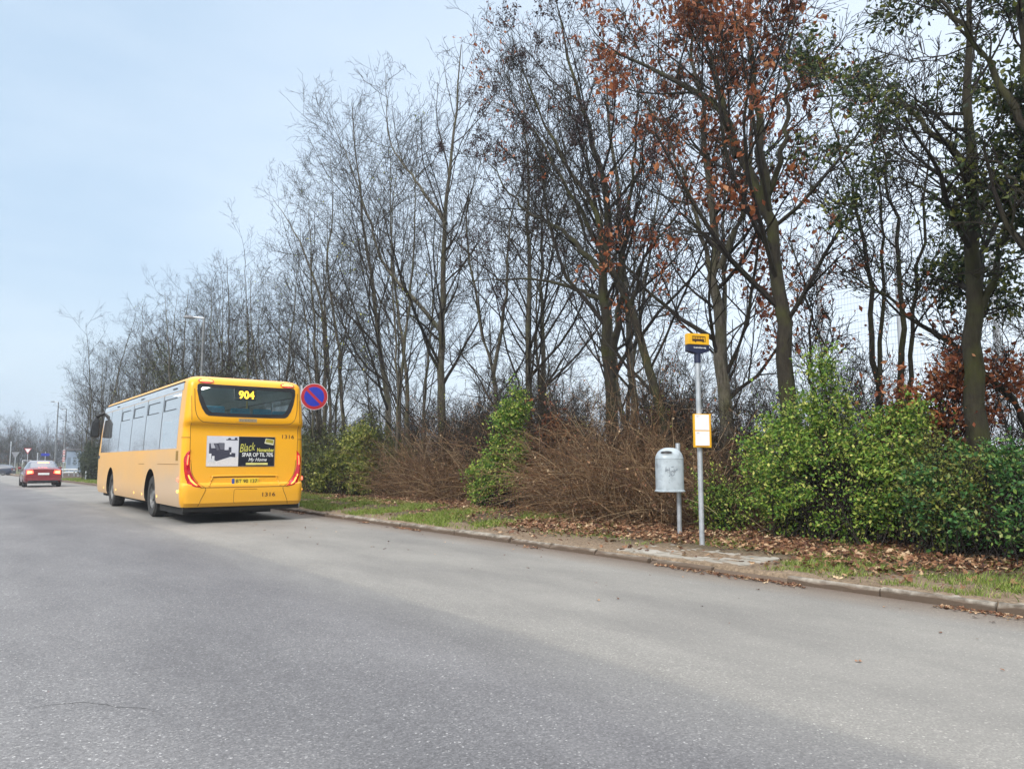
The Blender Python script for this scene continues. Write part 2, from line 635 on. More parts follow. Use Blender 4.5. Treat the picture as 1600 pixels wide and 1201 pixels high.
# ------------------------------------------------------------------ ground, road, kerb, verge
def asphalt():
    m, n, p = nodes('asphalt')
    c = n.nodes.new('ShaderNodeTexCoord')
    sp = n.nodes.new('ShaderNodeSeparateXYZ')
    n.links.new(c.outputs['Object'], sp.inputs[0])
    # across the road: worn dark lane on the left, paler lane towards the kerb
    wob = noise(n, 0.35, 3, mscale=(1, 0.15, 1))
    ad = n.nodes.new('ShaderNodeMath')
    ad.operation = 'MULTIPLY_ADD'
    ad.inputs[1].default_value = 0.5
    n.links.new(wob.outputs['Fac'], ad.inputs[0])
    n.links.new(sp.outputs['X'], ad.inputs[2])
    mr = n.nodes.new('ShaderNodeMapRange')
    mr.inputs[1].default_value = -4.0
    mr.inputs[2].default_value = 8.0
    n.links.new(ad.outputs[0], mr.inputs[0])
    r = ramp(n, [(0.0, (0.155, 0.152, 0.15)), (0.40, (0.165, 0.163, 0.163)), (0.50, (0.13, 0.129, 0.132)), (0.57, (0.142, 0.14, 0.142)), (0.635, (0.17, 0.167, 0.16)), (0.645, (0.205, 0.198, 0.182)), (0.885, (0.212, 0.204, 0.186)), (0.92, (0.185, 0.158, 0.13)), (0.945, (0.12, 0.09, 0.068))])
    n.links.new(mr.outputs[0], r.inputs[0])
    # aggregate
    v = n.nodes.new('ShaderNodeTexVoronoi')
    v.inputs['Scale'].default_value = 105
    n.links.new(c.outputs['Object'], v.inputs['Vector'])
    hsv = n.nodes.new('ShaderNodeSeparateColor')
    n.links.new(v.outputs['Color'], hsv.inputs[0])
    rs = ramp(n, [(0.0, (0.45, 0.45, 0.46)), (0.55, (0.88, 0.88, 0.9)), (0.90, (1.2, 1.2, 1.2)), (0.985, (1.9, 1.9, 1.85)), (1.0, (3.4, 3.4, 3.3))])
    n.links.new(hsv.outputs[0], rs.inputs[0])
    # aggregate shows most on the worn lane
    fr = n.nodes.new('ShaderNodeMapRange')
    fr.inputs[1].default_value = 2.4
    fr.inputs[2].default_value = 4.6
    fr.inputs[3].default_value = 0.62
    fr.inputs[4].default_value = 0.25
    n.links.new(ad.outputs[0], fr.inputs[0])
    mxs = n.nodes.new('ShaderNodeMix')
    mxs.data_type = 'RGBA'
    mxs.inputs[6].default_value = (1, 1, 1, 1)
    n.links.new(fr.outputs[0], mxs.inputs[0])
    n.links.new(rs.outputs[0], mxs.inputs[7])
    mul = n.nodes.new('ShaderNodeMix')
    mul.data_type = 'RGBA'
    mul.blend_type = 'MULTIPLY'
    mul.inputs[0].default_value = 1
    n.links.new(r.outputs[0], mul.inputs[6])
    n.links.new(mxs.outputs[2], mul.inputs[7])
    big = noise(n, 0.9, 6, 0.65, mscale=(1, 0.35, 1))
    rb = ramp(n, [(0.3, (0.76, 0.76, 0.775)), (0.7, (1.16, 1.16, 1.15))])
    n.links.new(big.outputs['Fac'], rb.inputs[0])
    mul2 = n.nodes.new('ShaderNodeMix')
    mul2.data_type = 'RGBA'
    mul2.blend_type = 'MULTIPLY'
    mul2.inputs[0].default_value = 1
    n.links.new(mul.outputs[2], mul2.inputs[6])
    n.links.new(rb.outputs[0], mul2.inputs[7])
    n.links.new(mul2.outputs[2], p.inputs['Base Color'])
    p.inputs['Roughness'].default_value = 0.82
    p.inputs['Specular IOR Level'].default_value = 0.35
    fine = noise(n, 130, 2)
    bump(n, p, fine.outputs['Fac'], 0.55, 0.006)
    return m


ASPH = asphalt()


def grid(name, xs, ys, zf, m, smooth=True):
    X, Y = np.meshgrid(xs, ys)
    Z = zf(X, Y)
    V = np.stack([X, Y, Z], -1).reshape(-1, 3)
    idx = np.arange(X.size).reshape(X.shape)
    Fq = np.stack([idx[:-1, :-1], idx[:-1, 1:], idx[1:, 1:], idx[1:, :-1]], -1).reshape(-1, 4)
    return link(name, np_mesh(name, V, Fq, m, smooth))


def field_mat():
    m, n, p = nodes('field')
    t = noise(n, 0.15, 8, 0.7)
    r = ramp(n, [(0.35, (0.07, 0.085, 0.03)), (0.65, (0.13, 0.13, 0.055))])
    n.links.new(t.outputs['Fac'], r.inputs[0])
    n.links.new(r.outputs[0], p.inputs['Base Color'])
    p.inputs['Roughness'].default_value = 0.95
    return m


def gz(X, Y):
    return np.where(X > 7.3, zv(X, Y) - 0.06, zg(Y) - 0.03)


xs = np.unique(np.r_[-2500, -1200, -500, -200, -80, -30, -10, -5, 0, 5, 7.0, 7.3, 7.5, 8, 9, 10, 11, 12.5, 14, 17, 22, 30, 60, 150, 400, 1200, 2500])
ys = np.unique(np.r_[-2500, -800, -200, -60, -20, 0, 10, 20, 30, 40, 60, 80, 100, 130, 160, 220, 400, 1000, 2500])
tag(grid('ground', xs, ys, gz, field_mat()), kind='structure')
# road: straight, then the cross road at the junction
rx = np.array([-4.2, 0, 3, 5, 7.12])
ry = np.r_[np.arange(-25, 30, 5), np.arange(30, 131, 10)]
tag(grid('road', rx, ry, lambda X, Y: zg(Y) + 0.0, ASPH), kind='structure')
tag(grid('side_road', np.array([-120, -4.2, 7.12, 60]), np.array([130.05, 134, 139]), lambda X, Y: zg(Y) - 0.004, ASPH), kind='structure')


def verge_mat():
    m, n, p = nodes('verge_soil')
    c = n.nodes.new('ShaderNodeTexCoord')
    sp = n.nodes.new('ShaderNodeSeparateXYZ')
    n.links.new(c.outputs['Object'], sp.inputs[0])
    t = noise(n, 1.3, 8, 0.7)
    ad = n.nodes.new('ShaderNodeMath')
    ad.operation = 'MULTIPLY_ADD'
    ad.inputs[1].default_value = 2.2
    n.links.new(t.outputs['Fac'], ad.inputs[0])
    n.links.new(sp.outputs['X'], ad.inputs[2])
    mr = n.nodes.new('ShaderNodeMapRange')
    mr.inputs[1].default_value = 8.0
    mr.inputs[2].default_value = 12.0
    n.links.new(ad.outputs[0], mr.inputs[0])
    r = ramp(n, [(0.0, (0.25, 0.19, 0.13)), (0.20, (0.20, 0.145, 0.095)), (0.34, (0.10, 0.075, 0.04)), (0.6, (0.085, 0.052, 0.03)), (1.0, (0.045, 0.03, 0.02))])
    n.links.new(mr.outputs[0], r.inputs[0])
    f = noise(n, 22, 5, 0.75)
    rf = ramp(n, [(0.32, (0.42, 0.40, 0.37)), (0.68, (1.35, 1.33, 1.3))])
    n.links.new(f.outputs['Fac'], rf.inputs[0])
    mul = n.nodes.new('ShaderNodeMix')
    mul.data_type = 'RGBA'
    mul.blend_type = 'MULTIPLY'
    mul.inputs[0].default_value = 1
    n.links.new(r.outputs[0], mul.inputs[6])
    n.links.new(rf.outputs[0], mul.inputs[7])
    n.links.new(mul.outputs[2], p.inputs['Base Color'])
    p.inputs['Roughness'].default_value = 0.95
    bump(n, p, f.outputs['Fac'], 0.8, 0.03)
    return m


def vbump(X, Y):
    return (np.sin(X * 3.1 + Y * 1.3) + np.sin(X * 1.7 - Y * 2.9 + 1) + np.sin(Y * 5.3 + X * 4.1)) * 0.006 * np.clip((X - 7.3) * 2, 0, 1) - 0.05 * (X < 7.195)


_vr = np.random.default_rng(8)


def vrough(X, Y):
    r_ = _vr.normal(size=X.shape)
    r_ = (r_ + np.roll(r_, 1, 0) + np.roll(r_, 1, 1) + np.roll(r_, -1, 0)) * 0.5
    return zv(X, Y) + vbump(X, Y) + np.where(X > 7.2, r_ * 0.009, 0) * np.clip((X - 7.12) * 5, 0, 1)


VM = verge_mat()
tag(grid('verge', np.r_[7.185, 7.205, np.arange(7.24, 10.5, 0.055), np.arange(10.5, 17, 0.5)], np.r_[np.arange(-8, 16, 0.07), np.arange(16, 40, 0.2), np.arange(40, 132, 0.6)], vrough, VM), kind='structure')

# kerb of worn concrete stones
KERB = mat('kerb_concrete', (0.30, 0.27, 0.225), (0.085, 0.07, 0.052), 0.9, scale=7, bmp=0.9, lo=0.36, hi=0.6)
_kn = KERB.node_tree
_kp = _kn.nodes['Principled BSDF']
_c = _kn.nodes.new('ShaderNodeTexCoord')
_s = _kn.nodes.new('ShaderNodeSeparateXYZ')
_kn.links.new(_c.outputs['Object'], _s.inputs[0])
_t = noise(_kn, 3.0, 5)
_a = _kn.nodes.new('ShaderNodeMath')        # splashed mud climbing the front of the stones
_a.operation = 'MULTIPLY_ADD'
_a.inputs[1].default_value = -0.10
_kn.links.new(_t.outputs['Fac'], _a.inputs[0])
_kn.links.new(_s.outputs['Z'], _a.inputs[2])
_r = _kn.nodes.new('ShaderNodeMapRange')
_r.inputs[1].default_value = 0.03
_r.inputs[2].default_value = -0.005
_kn.links.new(_a.outputs[0], _r.inputs[0])
_m = _kn.nodes.new('ShaderNodeMix')
_m.data_type = 'RGBA'
_m.inputs[7].default_value = (0.10, 0.07, 0.048, 1)
_old = _kp.inputs['Base Color'].links[0].from_socket
_kn.links.new(_r.outputs[0], _m.inputs[0])
_kn.links.new(_old, _m.inputs[6])
_kn.links.new(_m.outputs[2], _kp.inputs['Base Color'])
kb = MB()
y = -8.0
rk = random.Random(7)
while y < 129:
    L = rk.choice([0.98, 0.98, 0.98, 0.6]) if 5 < y < 22 else 0.98
    j = rk.uniform(-0.012, 0.012)
    dz = rk.uniform(-0.014, 0.008)
    if 4.6 < y < 5.4:
        dz -= 0.035
    if 5.6 < y < 7.0:
        dz -= 0.015
    z = float(zg(y))
    yy1 = y + L - rk.uniform(0.008, 0.03)
    yy1 = y + L - rk.uniform(0.008, 0.03)
    st = []
    kn = 9
    for q in range(kn):
        e = 1.0 if 0 < q < kn - 1 else 2.2
        chip = rk.random() ** 3 * 0.022 * e
        yq = y + (yy1 - y) * q / (kn - 1)
        st.append([(7.12 + j, yq, z - 0.05), (7.12 + j + rk.uniform(0, .005), yq, z + 0.058 + dz - chip), (7.138 + j + chip * .8, yq, z + 0.079 + dz - chip * .6), (7.17 + j, yq, z + 0.083 + dz - rk.random() * .003), (7.27 + j, yq, z + 0.082 + dz), (7.27 + j, yq, z - 0.05)])
    vs_ = [p_ for r_ in st for p_ in r_]
    fs_ = [(q * 6 + i, q * 6 + (i + 1) % 6, (q + 1) * 6 + (i + 1) % 6, (q + 1) * 6 + i) for q in range(kn - 1) for i in range(6)] + [tuple(range(6)), tuple(range((kn - 1) * 6, kn * 6))]
    kb.add(vs_, fs_)
    y += L
tag(kb.build('kerb', KERB, smooth=False), kind='structure')

# hairline crack in the worn lane
CRK = mat('crack_tar', (0.035, 0.034, 0.034), None, 0.9)
cp_ = resample([at_z(a_, b_, 0.0015) for a_, b_ in ((45, 1106), (95, 1099), (140, 1097), (185, 1104), (225, 1106), (262, 1118))], 60)
cp_[:, :2] += np.random.default_rng(2).normal(size=(60, 2)) * 0.004
ck = MB()
wd = 0.0022 * np.sin(np.linspace(0.2, pi - .1, 60)) + .0008
ck.strip([(p_[0], p_[1] - w_, .0025) for p_, w_ in zip(cp_, wd)], [(p_[0], p_[1] + w_, .0025) for p_, w_ in zip(cp_, wd)])
tag(ck.build('road_crack', CRK), kind='structure')

# paving slabs at the stop
PAV = mat('paving_concrete', (0.36, 0.335, 0.29), (0.22, 0.20, 0.165), 0.9, scale=4, bmp=0.5)
pv = MB()
rk = random.Random(3)
for a in range(3):
    for b in range(2):
        x0 = 7.29 + b * 0.52
        y0 = 5.45 + a * 0.66
        h = 0.096 + rk.uniform(-0.008, 0.008) + 0.012 * b
        pv.box((x0, y0, 0.0), (x0 + 0.505, y0 + 0.645, h))
tag(pv.build('paving', PAV, bevel=0.006), kind='structure')


# fallen leaves: lobed, curled
def litter(pos, size, rng, flat=0.35):
    n = len(pos)
    k = 9
    a = np.linspace(0, 2 * pi, k, endpoint=False)
    rad = np.where(np.arange(k) % 2 == 0, 0.5, 0.30)[None] * rng.uniform(0.75, 1.2, (n, k))
    rad[:, 0] *= 1.25
    nrm = unit(np.stack([rng.normal(size=n) * flat, rng.normal(size=n) * flat, np.ones(n)], 1))
    u = unit(np.cross(nrm, rng.normal(size=(n, 3))))
    w = np.cross(nrm, u)
    S = size * rng.uniform(0.5, 1.25, n)
    cu = rng.uniform(-0.5, 0.9, n)
    x = rad * np.cos(a) * S[:, None]
    y = rad * np.sin(a) * S[:, None] * 0.8
    zc = cu[:, None] * (y ** 2) / S[:, None] * 2.2 + rng.normal(size=(n, k)) * 0.05 * S[:, None]
    rim = pos[:, None] + x[..., None] * u[:, None] + y[..., None] * w[:, None] + zc[..., None] * nrm[:, None]
    V = np.concatenate([pos[:, None], rim], 1)
    b = np.arange(n)[:, None] * (k + 1)
    i = np.arange(k)[None]
    Fq = np.stack([np.broadcast_to(b, (n, k)), b + 1 + i, b + 1 + (i + 1) % k], -1).reshape(-1, 3)
    return V.reshape(-1, 3), Fq


def snoise(x, y, s, seed=0):
    """cheap smooth 2-D noise 0..1"""
    r = np.random.default_rng(seed)
    v = np.zeros_like(x)
    for i in range(7):
        a = r.uniform(0, 2 * pi)
        f = s * r.uniform(0.6, 1.8)
        v += np.sin((x * cos(a) + y * sin(a)) * f + r.uniform(0, 6.28))
    return 0.5 + v / 7


rng = np.random.default_rng(11)
n = 115000
lx = 7.3 + 6.7 * rng.random(n)
ly = -3 + 45 * rng.random(n) ** 1.25
dens = np.clip((lx - 7.65) / 0.8, 0.10, 1) * (0.25 + 0.75 * (snoise(lx, ly, 1.5, 1) > 0.42))
dens = np.where((ly > 7) & (ly < 11) & (lx > 8.3), 1.0, dens)
dens = np.where((ly > 11.5) & (lx < 9.2), dens * 0.25, dens)
dens = np.where((ly > 5.4) & (ly < 7.5) & (lx < 8.3), 0.04, dens)
k = rng.random(n) < dens
lx, ly = lx[k], ly[k]
lz = zv(lx, ly) + vbump(lx, ly) + rng.uniform(0.004, 0.05, len(lx))
parts = [litter(np.stack([lx, ly, lz], 1), 0.086, rng)]
# leaves and grit blown against the kerb
n = 4200
gx = 7.10 - np.abs(rng.normal(size=n)) * 0.09
gy = -3 + 28 * rng.random(n)
k = snoise(gx, gy, 2.2, 5) > np.where(gy < 6.5, 0.42, 0.58)
parts.append(litter(np.stack([gx[k], gy[k], np.full(k.sum(), 0.012)], 1), 0.05, rng, 0.25))
n = 70
parts.append(litter(np.stack([rng.uniform(4.6, 6.95, n), rng.uniform(1.5, 16, n), np.full(n, .008)], 1), .04, rng, .15))
V, Fq = merge(parts)
tag(link('leaf_litter', np_mesh('leaf_litter', V, Fq, L_LITTER)), 'brown fallen leaves lying along the verge and against the kerb', 'fallen leaves', kind='stuff')

# grass tufts
n = 620000
gx = 7.28 + 4.7 * rng.random(n)
gy = -3 + 75 * rng.random(n) ** 1.5
nn = snoise(gx, gy, 2.0, 9) + 0.6 * (snoise(gx, gy, 7.0, 10) - 0.5)
band = np.where(gy > 11.0, np.clip(1.5 - np.abs(gx - 8.4) / 1.2, 0, 1) * 1.3, np.clip(1.1 - np.abs(gx - 8.9) / 1.1, 0, 1) * 0.55)
band = np.where((gy > 5.35) & (gy < 7.5) & (gx < 8.35), 0.0, band)
band = np.where((gy > 7.0) & (gy < 10.5) & (gx > 8.3), band * 0.25, band)
band = np.where((gy < 5.2) & (gx < 8.4), 0.85, band)
k = rng.random(n) < np.clip((nn - 0.37) * 4.0, 0.03, 1) * band
gx, gy = gx[k], gy[k]
B = len(gx)
h = rng.uniform(0.02, 0.075, B) * np.where(gy > 11, 1.35, 1)
az = rng.uniform(0, 2 * pi, B)
ln = rng.uniform(0.1, 0.75, B)
base = np.stack([gx, gy, zv(gx, gy) + vbump(gx, gy) - 0.005], 1)
side = np.stack([-np.sin(az), np.cos(az), 0 * az], 1) * (0.0026 + 0.00018 * gy)[:, None]
lean = np.stack([np.cos(az) * ln * h, np.sin(az) * ln * h, h], 1)
V = np.stack([base - side, base + side, base + lean * 0.6 + side * 0.8, base + lean * np.array([1.3, 1.3, 1]) - side * 0.1], 1).reshape(-1, 3)
tag(link('grass', np_mesh('grass', V, np.arange(B * 4).reshape(B, 4), L_GRASS)), 'patchy green grass growing on the verge behind the kerb', 'grass', kind='stuff')

# ------------------------------------------------------------------ the bus
YEL = nodes('bus_yellow_paint')


def bus_paint():
    m, n, p = YEL
    c = n.nodes.new('ShaderNodeTexCoord')
    sp = n.nodes.new('ShaderNodeSeparateXYZ')
    n.links.new(c.outputs['Object'], sp.inputs[0])
    t = noise(n, 1.3, 6, 0.65, mscale=(1, 0.6, 1.4))
    # road dirt, also paled to stand for sky light on the sides, thickens towards the skirts of the long sides (y > 0.25) and the tail of the side
    zr = n.nodes.new('ShaderNodeMapRange')
    zr.inputs[1].default_value = 1.7
    zr.inputs[2].default_value = 0.4
    n.links.new(sp.outputs['Z'], zr.inputs[0])
    yr = n.nodes.new('ShaderNodeMapRange')
    yr.inputs[1].default_value = 0.13
    yr.inputs[2].default_value = 0.20
    yr.inputs[3].default_value = 0.10
    n.links.new(sp.outputs['Y'], yr.inputs[0])
    yb = n.nodes.new('ShaderNodeMapRange')
    yb.inputs[1].default_value = 4.0
    yb.inputs[2].default_value = 1.8
    yb.inputs[3].default_value = 0.62
    yb.inputs[4].default_value = 1.15
    n.links.new(sp.outputs['Y'], yb.inputs[0])
    a = n.nodes.new('ShaderNodeMath')
    a.operation = 'MULTIPLY_ADD'
    a.inputs[1].default_value = 0.75
    a.inputs[2].default_value = 0.16
    n.links.new(zr.outputs[0], a.inputs[0])
    a2 = n.nodes.new('ShaderNodeMath')
    a2.operation = 'MULTIPLY'
    n.links.new(a.outputs[0], a2.inputs[0])
    n.links.new(yb.outputs[0], a2.inputs[1])
    a3 = n.nodes.new('ShaderNodeMath')
    a3.operation = 'MULTIPLY_ADD'
    a3.inputs[1].default_value = 0.45
    n.links.new(t.outputs['Fac'], a3.inputs[0])
    n.links.new(a2.outputs[0], a3.inputs[2])
    a4 = n.nodes.new('ShaderNodeMath')
    a4.operation = 'MULTIPLY'
    a4.use_clamp = True
    n.links.new(a3.outputs[0], a4.inputs[0])
    n.links.new(yr.outputs[0], a4.inputs[1])
    mx = n.nodes.new('ShaderNodeMix')
    mx.data_type = 'RGBA'
    mx.inputs[6].default_value = (0.82, 0.385, 0.001, 1)
    mx.inputs[7].default_value = (0.50, 0.36, 0.235, 1)
    n.links.new(a4.outputs[0], mx.inputs[0])
    n.links.new(mx.outputs[2], p.inputs['Base Color'])
    rr = n.nodes.new('ShaderNodeMapRange')
    rr.inputs[3].default_value = 0.32
    rr.inputs[4].default_value = 0.6
    n.links.new(a4.outputs[0], rr.inputs[0])
    n.links.new(rr.outputs[0], p.inputs['Roughness'])
    p.inputs['Specular IOR Level'].default_value = 0.35
    p.inputs['Coat Weight'].default_value = 0.12
    p.inputs['Coat Roughness'].default_value = 0.12
    return m


PAINT = bus_paint()
BLACK = mat('black_plastic', (0.012, 0.012, 0.013), (0.008, 0.008, 0.009), 0.5)
RUB = mat('tyre_rubber', (0.05, 0.048, 0.045), (0.022, 0.021, 0.02), 0.85, scale=12)
RIM = mat('grey_rim', (0.22, 0.22, 0.215), (0.10, 0.10, 0.10), 0.6, 0.3, scale=10)
INSIDE = mat('bus_interior', (0.50, 0.51, 0.50), (0.42, 0.43, 0.42), 0.7)
SEAT = mat('blue_seat_cloth', (0.04, 0.30, 0.45), (0.03, 0.20, 0.32), 0.9, scale=20)
SEAM = mat('panel_gap', (0.22, 0.10, 0.008), (0.17, 0.08, 0.006), 0.8)
REDL = mat('red_lamp_lens', (0.42, 0.005, 0.012), (0.28, 0.003, 0.008), 0.12, coat=0.6, emit=(1.0, 0.01, 0.02), es=0.07)
REDLIT = mat('lit_red_lamp', (0.8, 0.05, 0.03), None, 0.2, emit=(1.0, 0.09, 0.05), es=2.2)
AMBLIT = mat('lit_amber_lamp', (0.9, 0.4, 0.05), None, 0.2, emit=(1.0, 0.5, 0.08), es=1.6)
LED = mat('amber_led', (0.9, 0.5, 0.05), None, 0.3, emit=(1.0, 0.48, 0.02), es=1.7)
INK = mat('dark_ink', (0.10, 0.035, 0.008), (0.09, 0.03, 0.006), 0.6)
WHITE = mat('white_print', (0.75, 0.75, 0.74), (0.7, 0.7, 0.69), 0.5)


def glass_mat(name, tint, dust, dust_col, refl=(0.1, 0.8), rough=0.03, trans=(0.72, 0.75, 0.76)):
    m = bpy.data.materials.new(name)
    m.use_nodes = True
    n = m.node_tree
    n.nodes.clear()
    o = n.nodes.new('ShaderNodeOutputMaterial')
    tr = n.nodes.new('ShaderNodeBsdfTransparent')
    tr.inputs[0].default_value = (*trans, 1)
    df = n.nodes.new('ShaderNodeBsdfDiffuse')
    t = noise(n, 1.5, 5)
    r = ramp(n, [(0.3, tuple(c * .8 for c in dust_col)), (0.7, dust_col)])
    n.links.new(t.outputs['Fac'], r.inputs[0])
    n.links.new(r.outputs[0], df.inputs[0])
    m1 = n.nodes.new('ShaderNodeMixShader')
    m1.inputs[0].default_value = dust
    n.links.new(tr.outputs[0], m1.inputs[1])
    n.links.new(df.outputs[0], m1.inputs[2])
    gl = n.nodes.new('ShaderNodeBsdfGlossy')
    gl.inputs[0].default_value = (*tint, 1)
    gl.inputs['Roughness'].default_value = rough
    lw = n.nodes.new('ShaderNodeLayerWeight')
    lw.inputs[0].default_value = 0.5
    pw = n.nodes.new('ShaderNodeMath')
    pw.operation = 'POWER'
    pw.inputs[1].default_value = 2.0
    n.links.new(lw.outputs['Facing'], pw.inputs[0])
    fr = n.nodes.new('ShaderNodeMapRange')
    fr.inputs[3].default_value = refl[0]
    fr.inputs[4].default_value = refl[1]
    n.links.new(pw.outputs[0], fr.inputs[0])
    m2 = n.nodes.new('ShaderNodeMixShader')
    n.links.new(fr.outputs[0], m2.inputs[0])
    n.links.new(m1.outputs[0], m2.inputs[1])
    n.links.new(gl.outputs[0], m2.inputs[2])
    n.links.new(m2.outputs[0], o.inputs[0])
    return m


SIDE_GLASS = glass_mat('dusty_side_glass', (1.0, 1.0, 1.0), 0.32, (0.60, 0.61, 0.61), (0.12, 1.0))
REAR_GLASS = glass_mat('rear_window_glass', (0.9, 1.0, 1.0), 0.10, (0.12, 0.18, 0.18), (0.04, 0.7), 0.06, (0.80, 0.88, 0.88))
CANT = mat('sky_pale_cant_panel', (0.40, 0.44, 0.47), (0.34, 0.37, 0.40), 0.2, scale=2, coat=0.8)  # pale colour stands for the sky reflected in dark glass

BL = 10.8
ZP = [0.34, 0.42, 0.60, 0.72, 0.79, 0.83, 1.0, 1.25, 1.5, 1.8, 1.93, 2.0, 2.05, 2.10, 2.2, 2.4, 2.6, 2.75, 2.85, 2.92, 2.97, 3.01, 3.035, 3.05]
WP = {0.34: 1.235, 0.42: 1.262, 0.60: 1.275, 1.5: 1.275, 2.1: 1.25, 2.85: 1.195, 2.92: 1.18, 2.97: 1.15, 3.01: 1.09, 3.035: 1.0, 3.05: 0.85}
RP = {0.34: 0.07, 0.42: 0.01, 0.72: -0.015, 0.79: 0.0, 0.83: 0.045, 1.0: 0.05, 1.8: 0.06, 1.93: 0.075, 2.0: 0.055, 2.05: 0.0, 2.10: -0.02, 2.2: -0.015, 2.85: 0.05, 2.92: 0.075, 2.97: 0.12, 3.01: 0.19, 3.035: 0.28, 3.05: 0.45}
FP = {0.34: BL - 0.1, 0.45: BL, 1.3: BL - 0.02, 1.6: BL - 0.08, 2.9: BL - 0.45, 3.0: BL - 0.6, 3.05: BL - 0.9}


def itp(d, z):
    k = sorted(d)
    return float(np.interp(z, k, [d[q] for q in k]))


RC = 0.15


def rear_y(x, z):
    w = itp(WP, z)
    y = itp(RP, z)
    e = abs(x) - (w - RC)
    if e > 0:
        e = min(e, RC)
        y += RC - math.sqrt(max(RC * RC - e * e, 0))
    return y


def bus_ring(z, inset=0.0):
    w = itp(WP, z) - inset
    y0 = itp(RP, z) + inset
    y1 = itp(FP, z) - inset
    p = []
    r, rf = RC, 0.4
    for i in range(13):
        p.append((-w + r + (2 * w - 2 * r) * i / 12, y0))
    for i in range(1, 7):
        a = -pi / 2 + pi / 2 * i / 6
        p.append((w - r + r * cos(a), y0 + r + r * sin(a)))
    for i in range(1, 40):
        p.append((w, y0 + r + (y1 - rf - y0 - r) * i / 40))
    for i in range(0, 7):
        a = pi / 2 * i / 6
        p.append((w - rf + rf * cos(a), y1 - rf + rf * sin(a)))
    for i in range(1, 9):
        p.append((w - rf - (2 * w - 2 * rf) * i / 8, y1))
    for i in range(1, 7):
        a = pi / 2 + pi / 2 * i / 6
        p.append((-w + rf + rf * cos(a), y1 - rf + rf * sin(a)))
    for i in range(1, 41):
        p.append((-w, y1 - rf - (y1 - rf - y0 - r) * i / 40))
    for i in range(1, 6):
        a = pi + pi / 2 * i / 6
        p.append((-w + r + r * cos(a), y0 + r + r * sin(a)))
    return [(a, b, z) for a, b in p]


def loft(rings, mi=0):
    mb = MB()
    n = len(rings[0])
    vs = [p for r in rings for p in r]
    fs = []
    for k in range(len(rings) - 1):
        for i in range(n):
            j = (i + 1) % n
            fs.append((k * n + i, k * n + j, (k + 1) * n + j, (k + 1) * n + i))
    fs.append(tuple(range(n))[::-1])
    fs.append(tuple(range((len(rings) - 1) * n, len(rings) * n)))
    mb.add(vs, fs, mi)
    return mb


def boolean(base, cutters):
    for c in cutters:
        md = base.modifiers.new('cut', 'BOOLEAN')
        md.operation = 'DIFFERENCE'
        md.solver = 'EXACT'
        md.object = c
        try:
            md.material_mode = 'TRANSFER'
        except Exception:
            pass
    dg = bpy.context.evaluated_depsgraph_get()
    me = bpy.data.meshes.new_from_object(base.evaluated_get(dg))
    base.modifiers.clear()
    base.data = me
    for c in cutters:
        bpy.data.objects.remove(c)
    return base


bus = empty('city_bus', (5.09, 16.18, 0), 0, 'yellow city bus seen from behind, driving close to the kerb with dusty side', 'bus')
body = loft([bus_ring(z) for z in ZP]).build('body', PAINT, None, smooth=True)
cut = []
cut.append(loft([bus_ring(z, 0.07) for z in (1.17, 1.5, 1.8, 1.93, 2.0, 2.06, 2.1, 2.75, 2.9)]).build('cut', INSIDE))
WIN = [(-1.03, 2.83), (-1.0, 2.86), (1.0, 2.86), (1.03, 2.83), (1.035, 2.72), (0.99, 2.5), (0.93, 2.34), (0.86, 2.235), (0.80, 2.20), (0.4, 2.19), (-0.4, 2.19), (-0.80, 2.20), (-0.86, 2.235), (-0.93, 2.34), (-0.99, 2.5), (-1.035, 2.72)]


def inset_poly(poly, d):
    cx = sum(p[0] for p in poly) / len(poly)
    cz = 2.52
    return [(p[0] - math.copysign(d, p[0]) * min(1, abs(p[0])), p[1] - math.copysign(d, p[1] - cz)) for p in poly]


cut.append(MB().prism(WIN, -0.3, 0.5).build('cut', BLACK))
SW0, SW1 = 0.55, 9.95
for sgn in (-1, 1):
    x0, x1 = sorted((sgn * 1.0, sgn * 1.5))
    cut.append(MB().box((x0, SW0, 1.56), (x1, SW1, 2.70)).build('cut', BLACK))
    for wy in (2.9, 8.15):
        c = MB().lathe([(0.0, sgn * 0.75), (0.60, sgn * 0.75), (0.60, sgn * 1.5), (0.0, sgn * 1.5)], 40, 'x', (0, wy, 0.50)).build('cut', BLACK)
        cut.append(c)
        cut.append(MB().box((x0 - (0.25 if sgn > 0 else 0), wy - 0.58, 0.2), (x1 + (0.25 if sgn < 0 else 0), wy + 0.58, 0.52)).build('cut', BLACK))
boolean(body, cut)
body.parent = bus
for pp in body.data.polygons:
    pp.use_smooth = True
try:
    body.data.set_sharp_from_angle(angle=radians(30))
except Exception:
    pass
rs = lambda x, z: rear_y(x, z)
# rear window: glass with a black border, display and seats seen through it


iw = inset_poly(WIN, 0.075)
gl = MB()
nz = 8
rows = []
for k in range(nz + 1):
    z = 2.195 + (2.855 - 2.195) * k / nz
    hw = np.interp(z, [2.19, 2.20, 2.235, 2.34, 2.5, 2.72, 2.83, 2.86], [0.79, 0.80, 0.86, 0.93, 0.99, 1.035, 1.03, 1.0])
    rows.append([(hw * (2 * i / 10 - 1), rs(hw * (2 * i / 10 - 1), z) + 0.004, z) for i in range(11)])
for a, b in zip(rows[:-1], rows[1:]):
    gl.strip(a, b)
rw = gl.build('rear_window', REAR_GLASS, bus, smooth=True)
bd = MB()
for i in range(len(WIN)):
    j = (i + 1) % len(WIN)
    q = [WIN[i], WIN[j], iw[j], iw[i]]
    bd.add([(x, rs(x, z) - 0.004, z) for x, z in q], [(0, 1, 2, 3)])
bd.build('window_border', BLACK, rw)
dsp = MB().box((-0.26, 0.10, 2.56), (0.20, 0.19, 2.83)).build('destination_display', BLACK, bus)
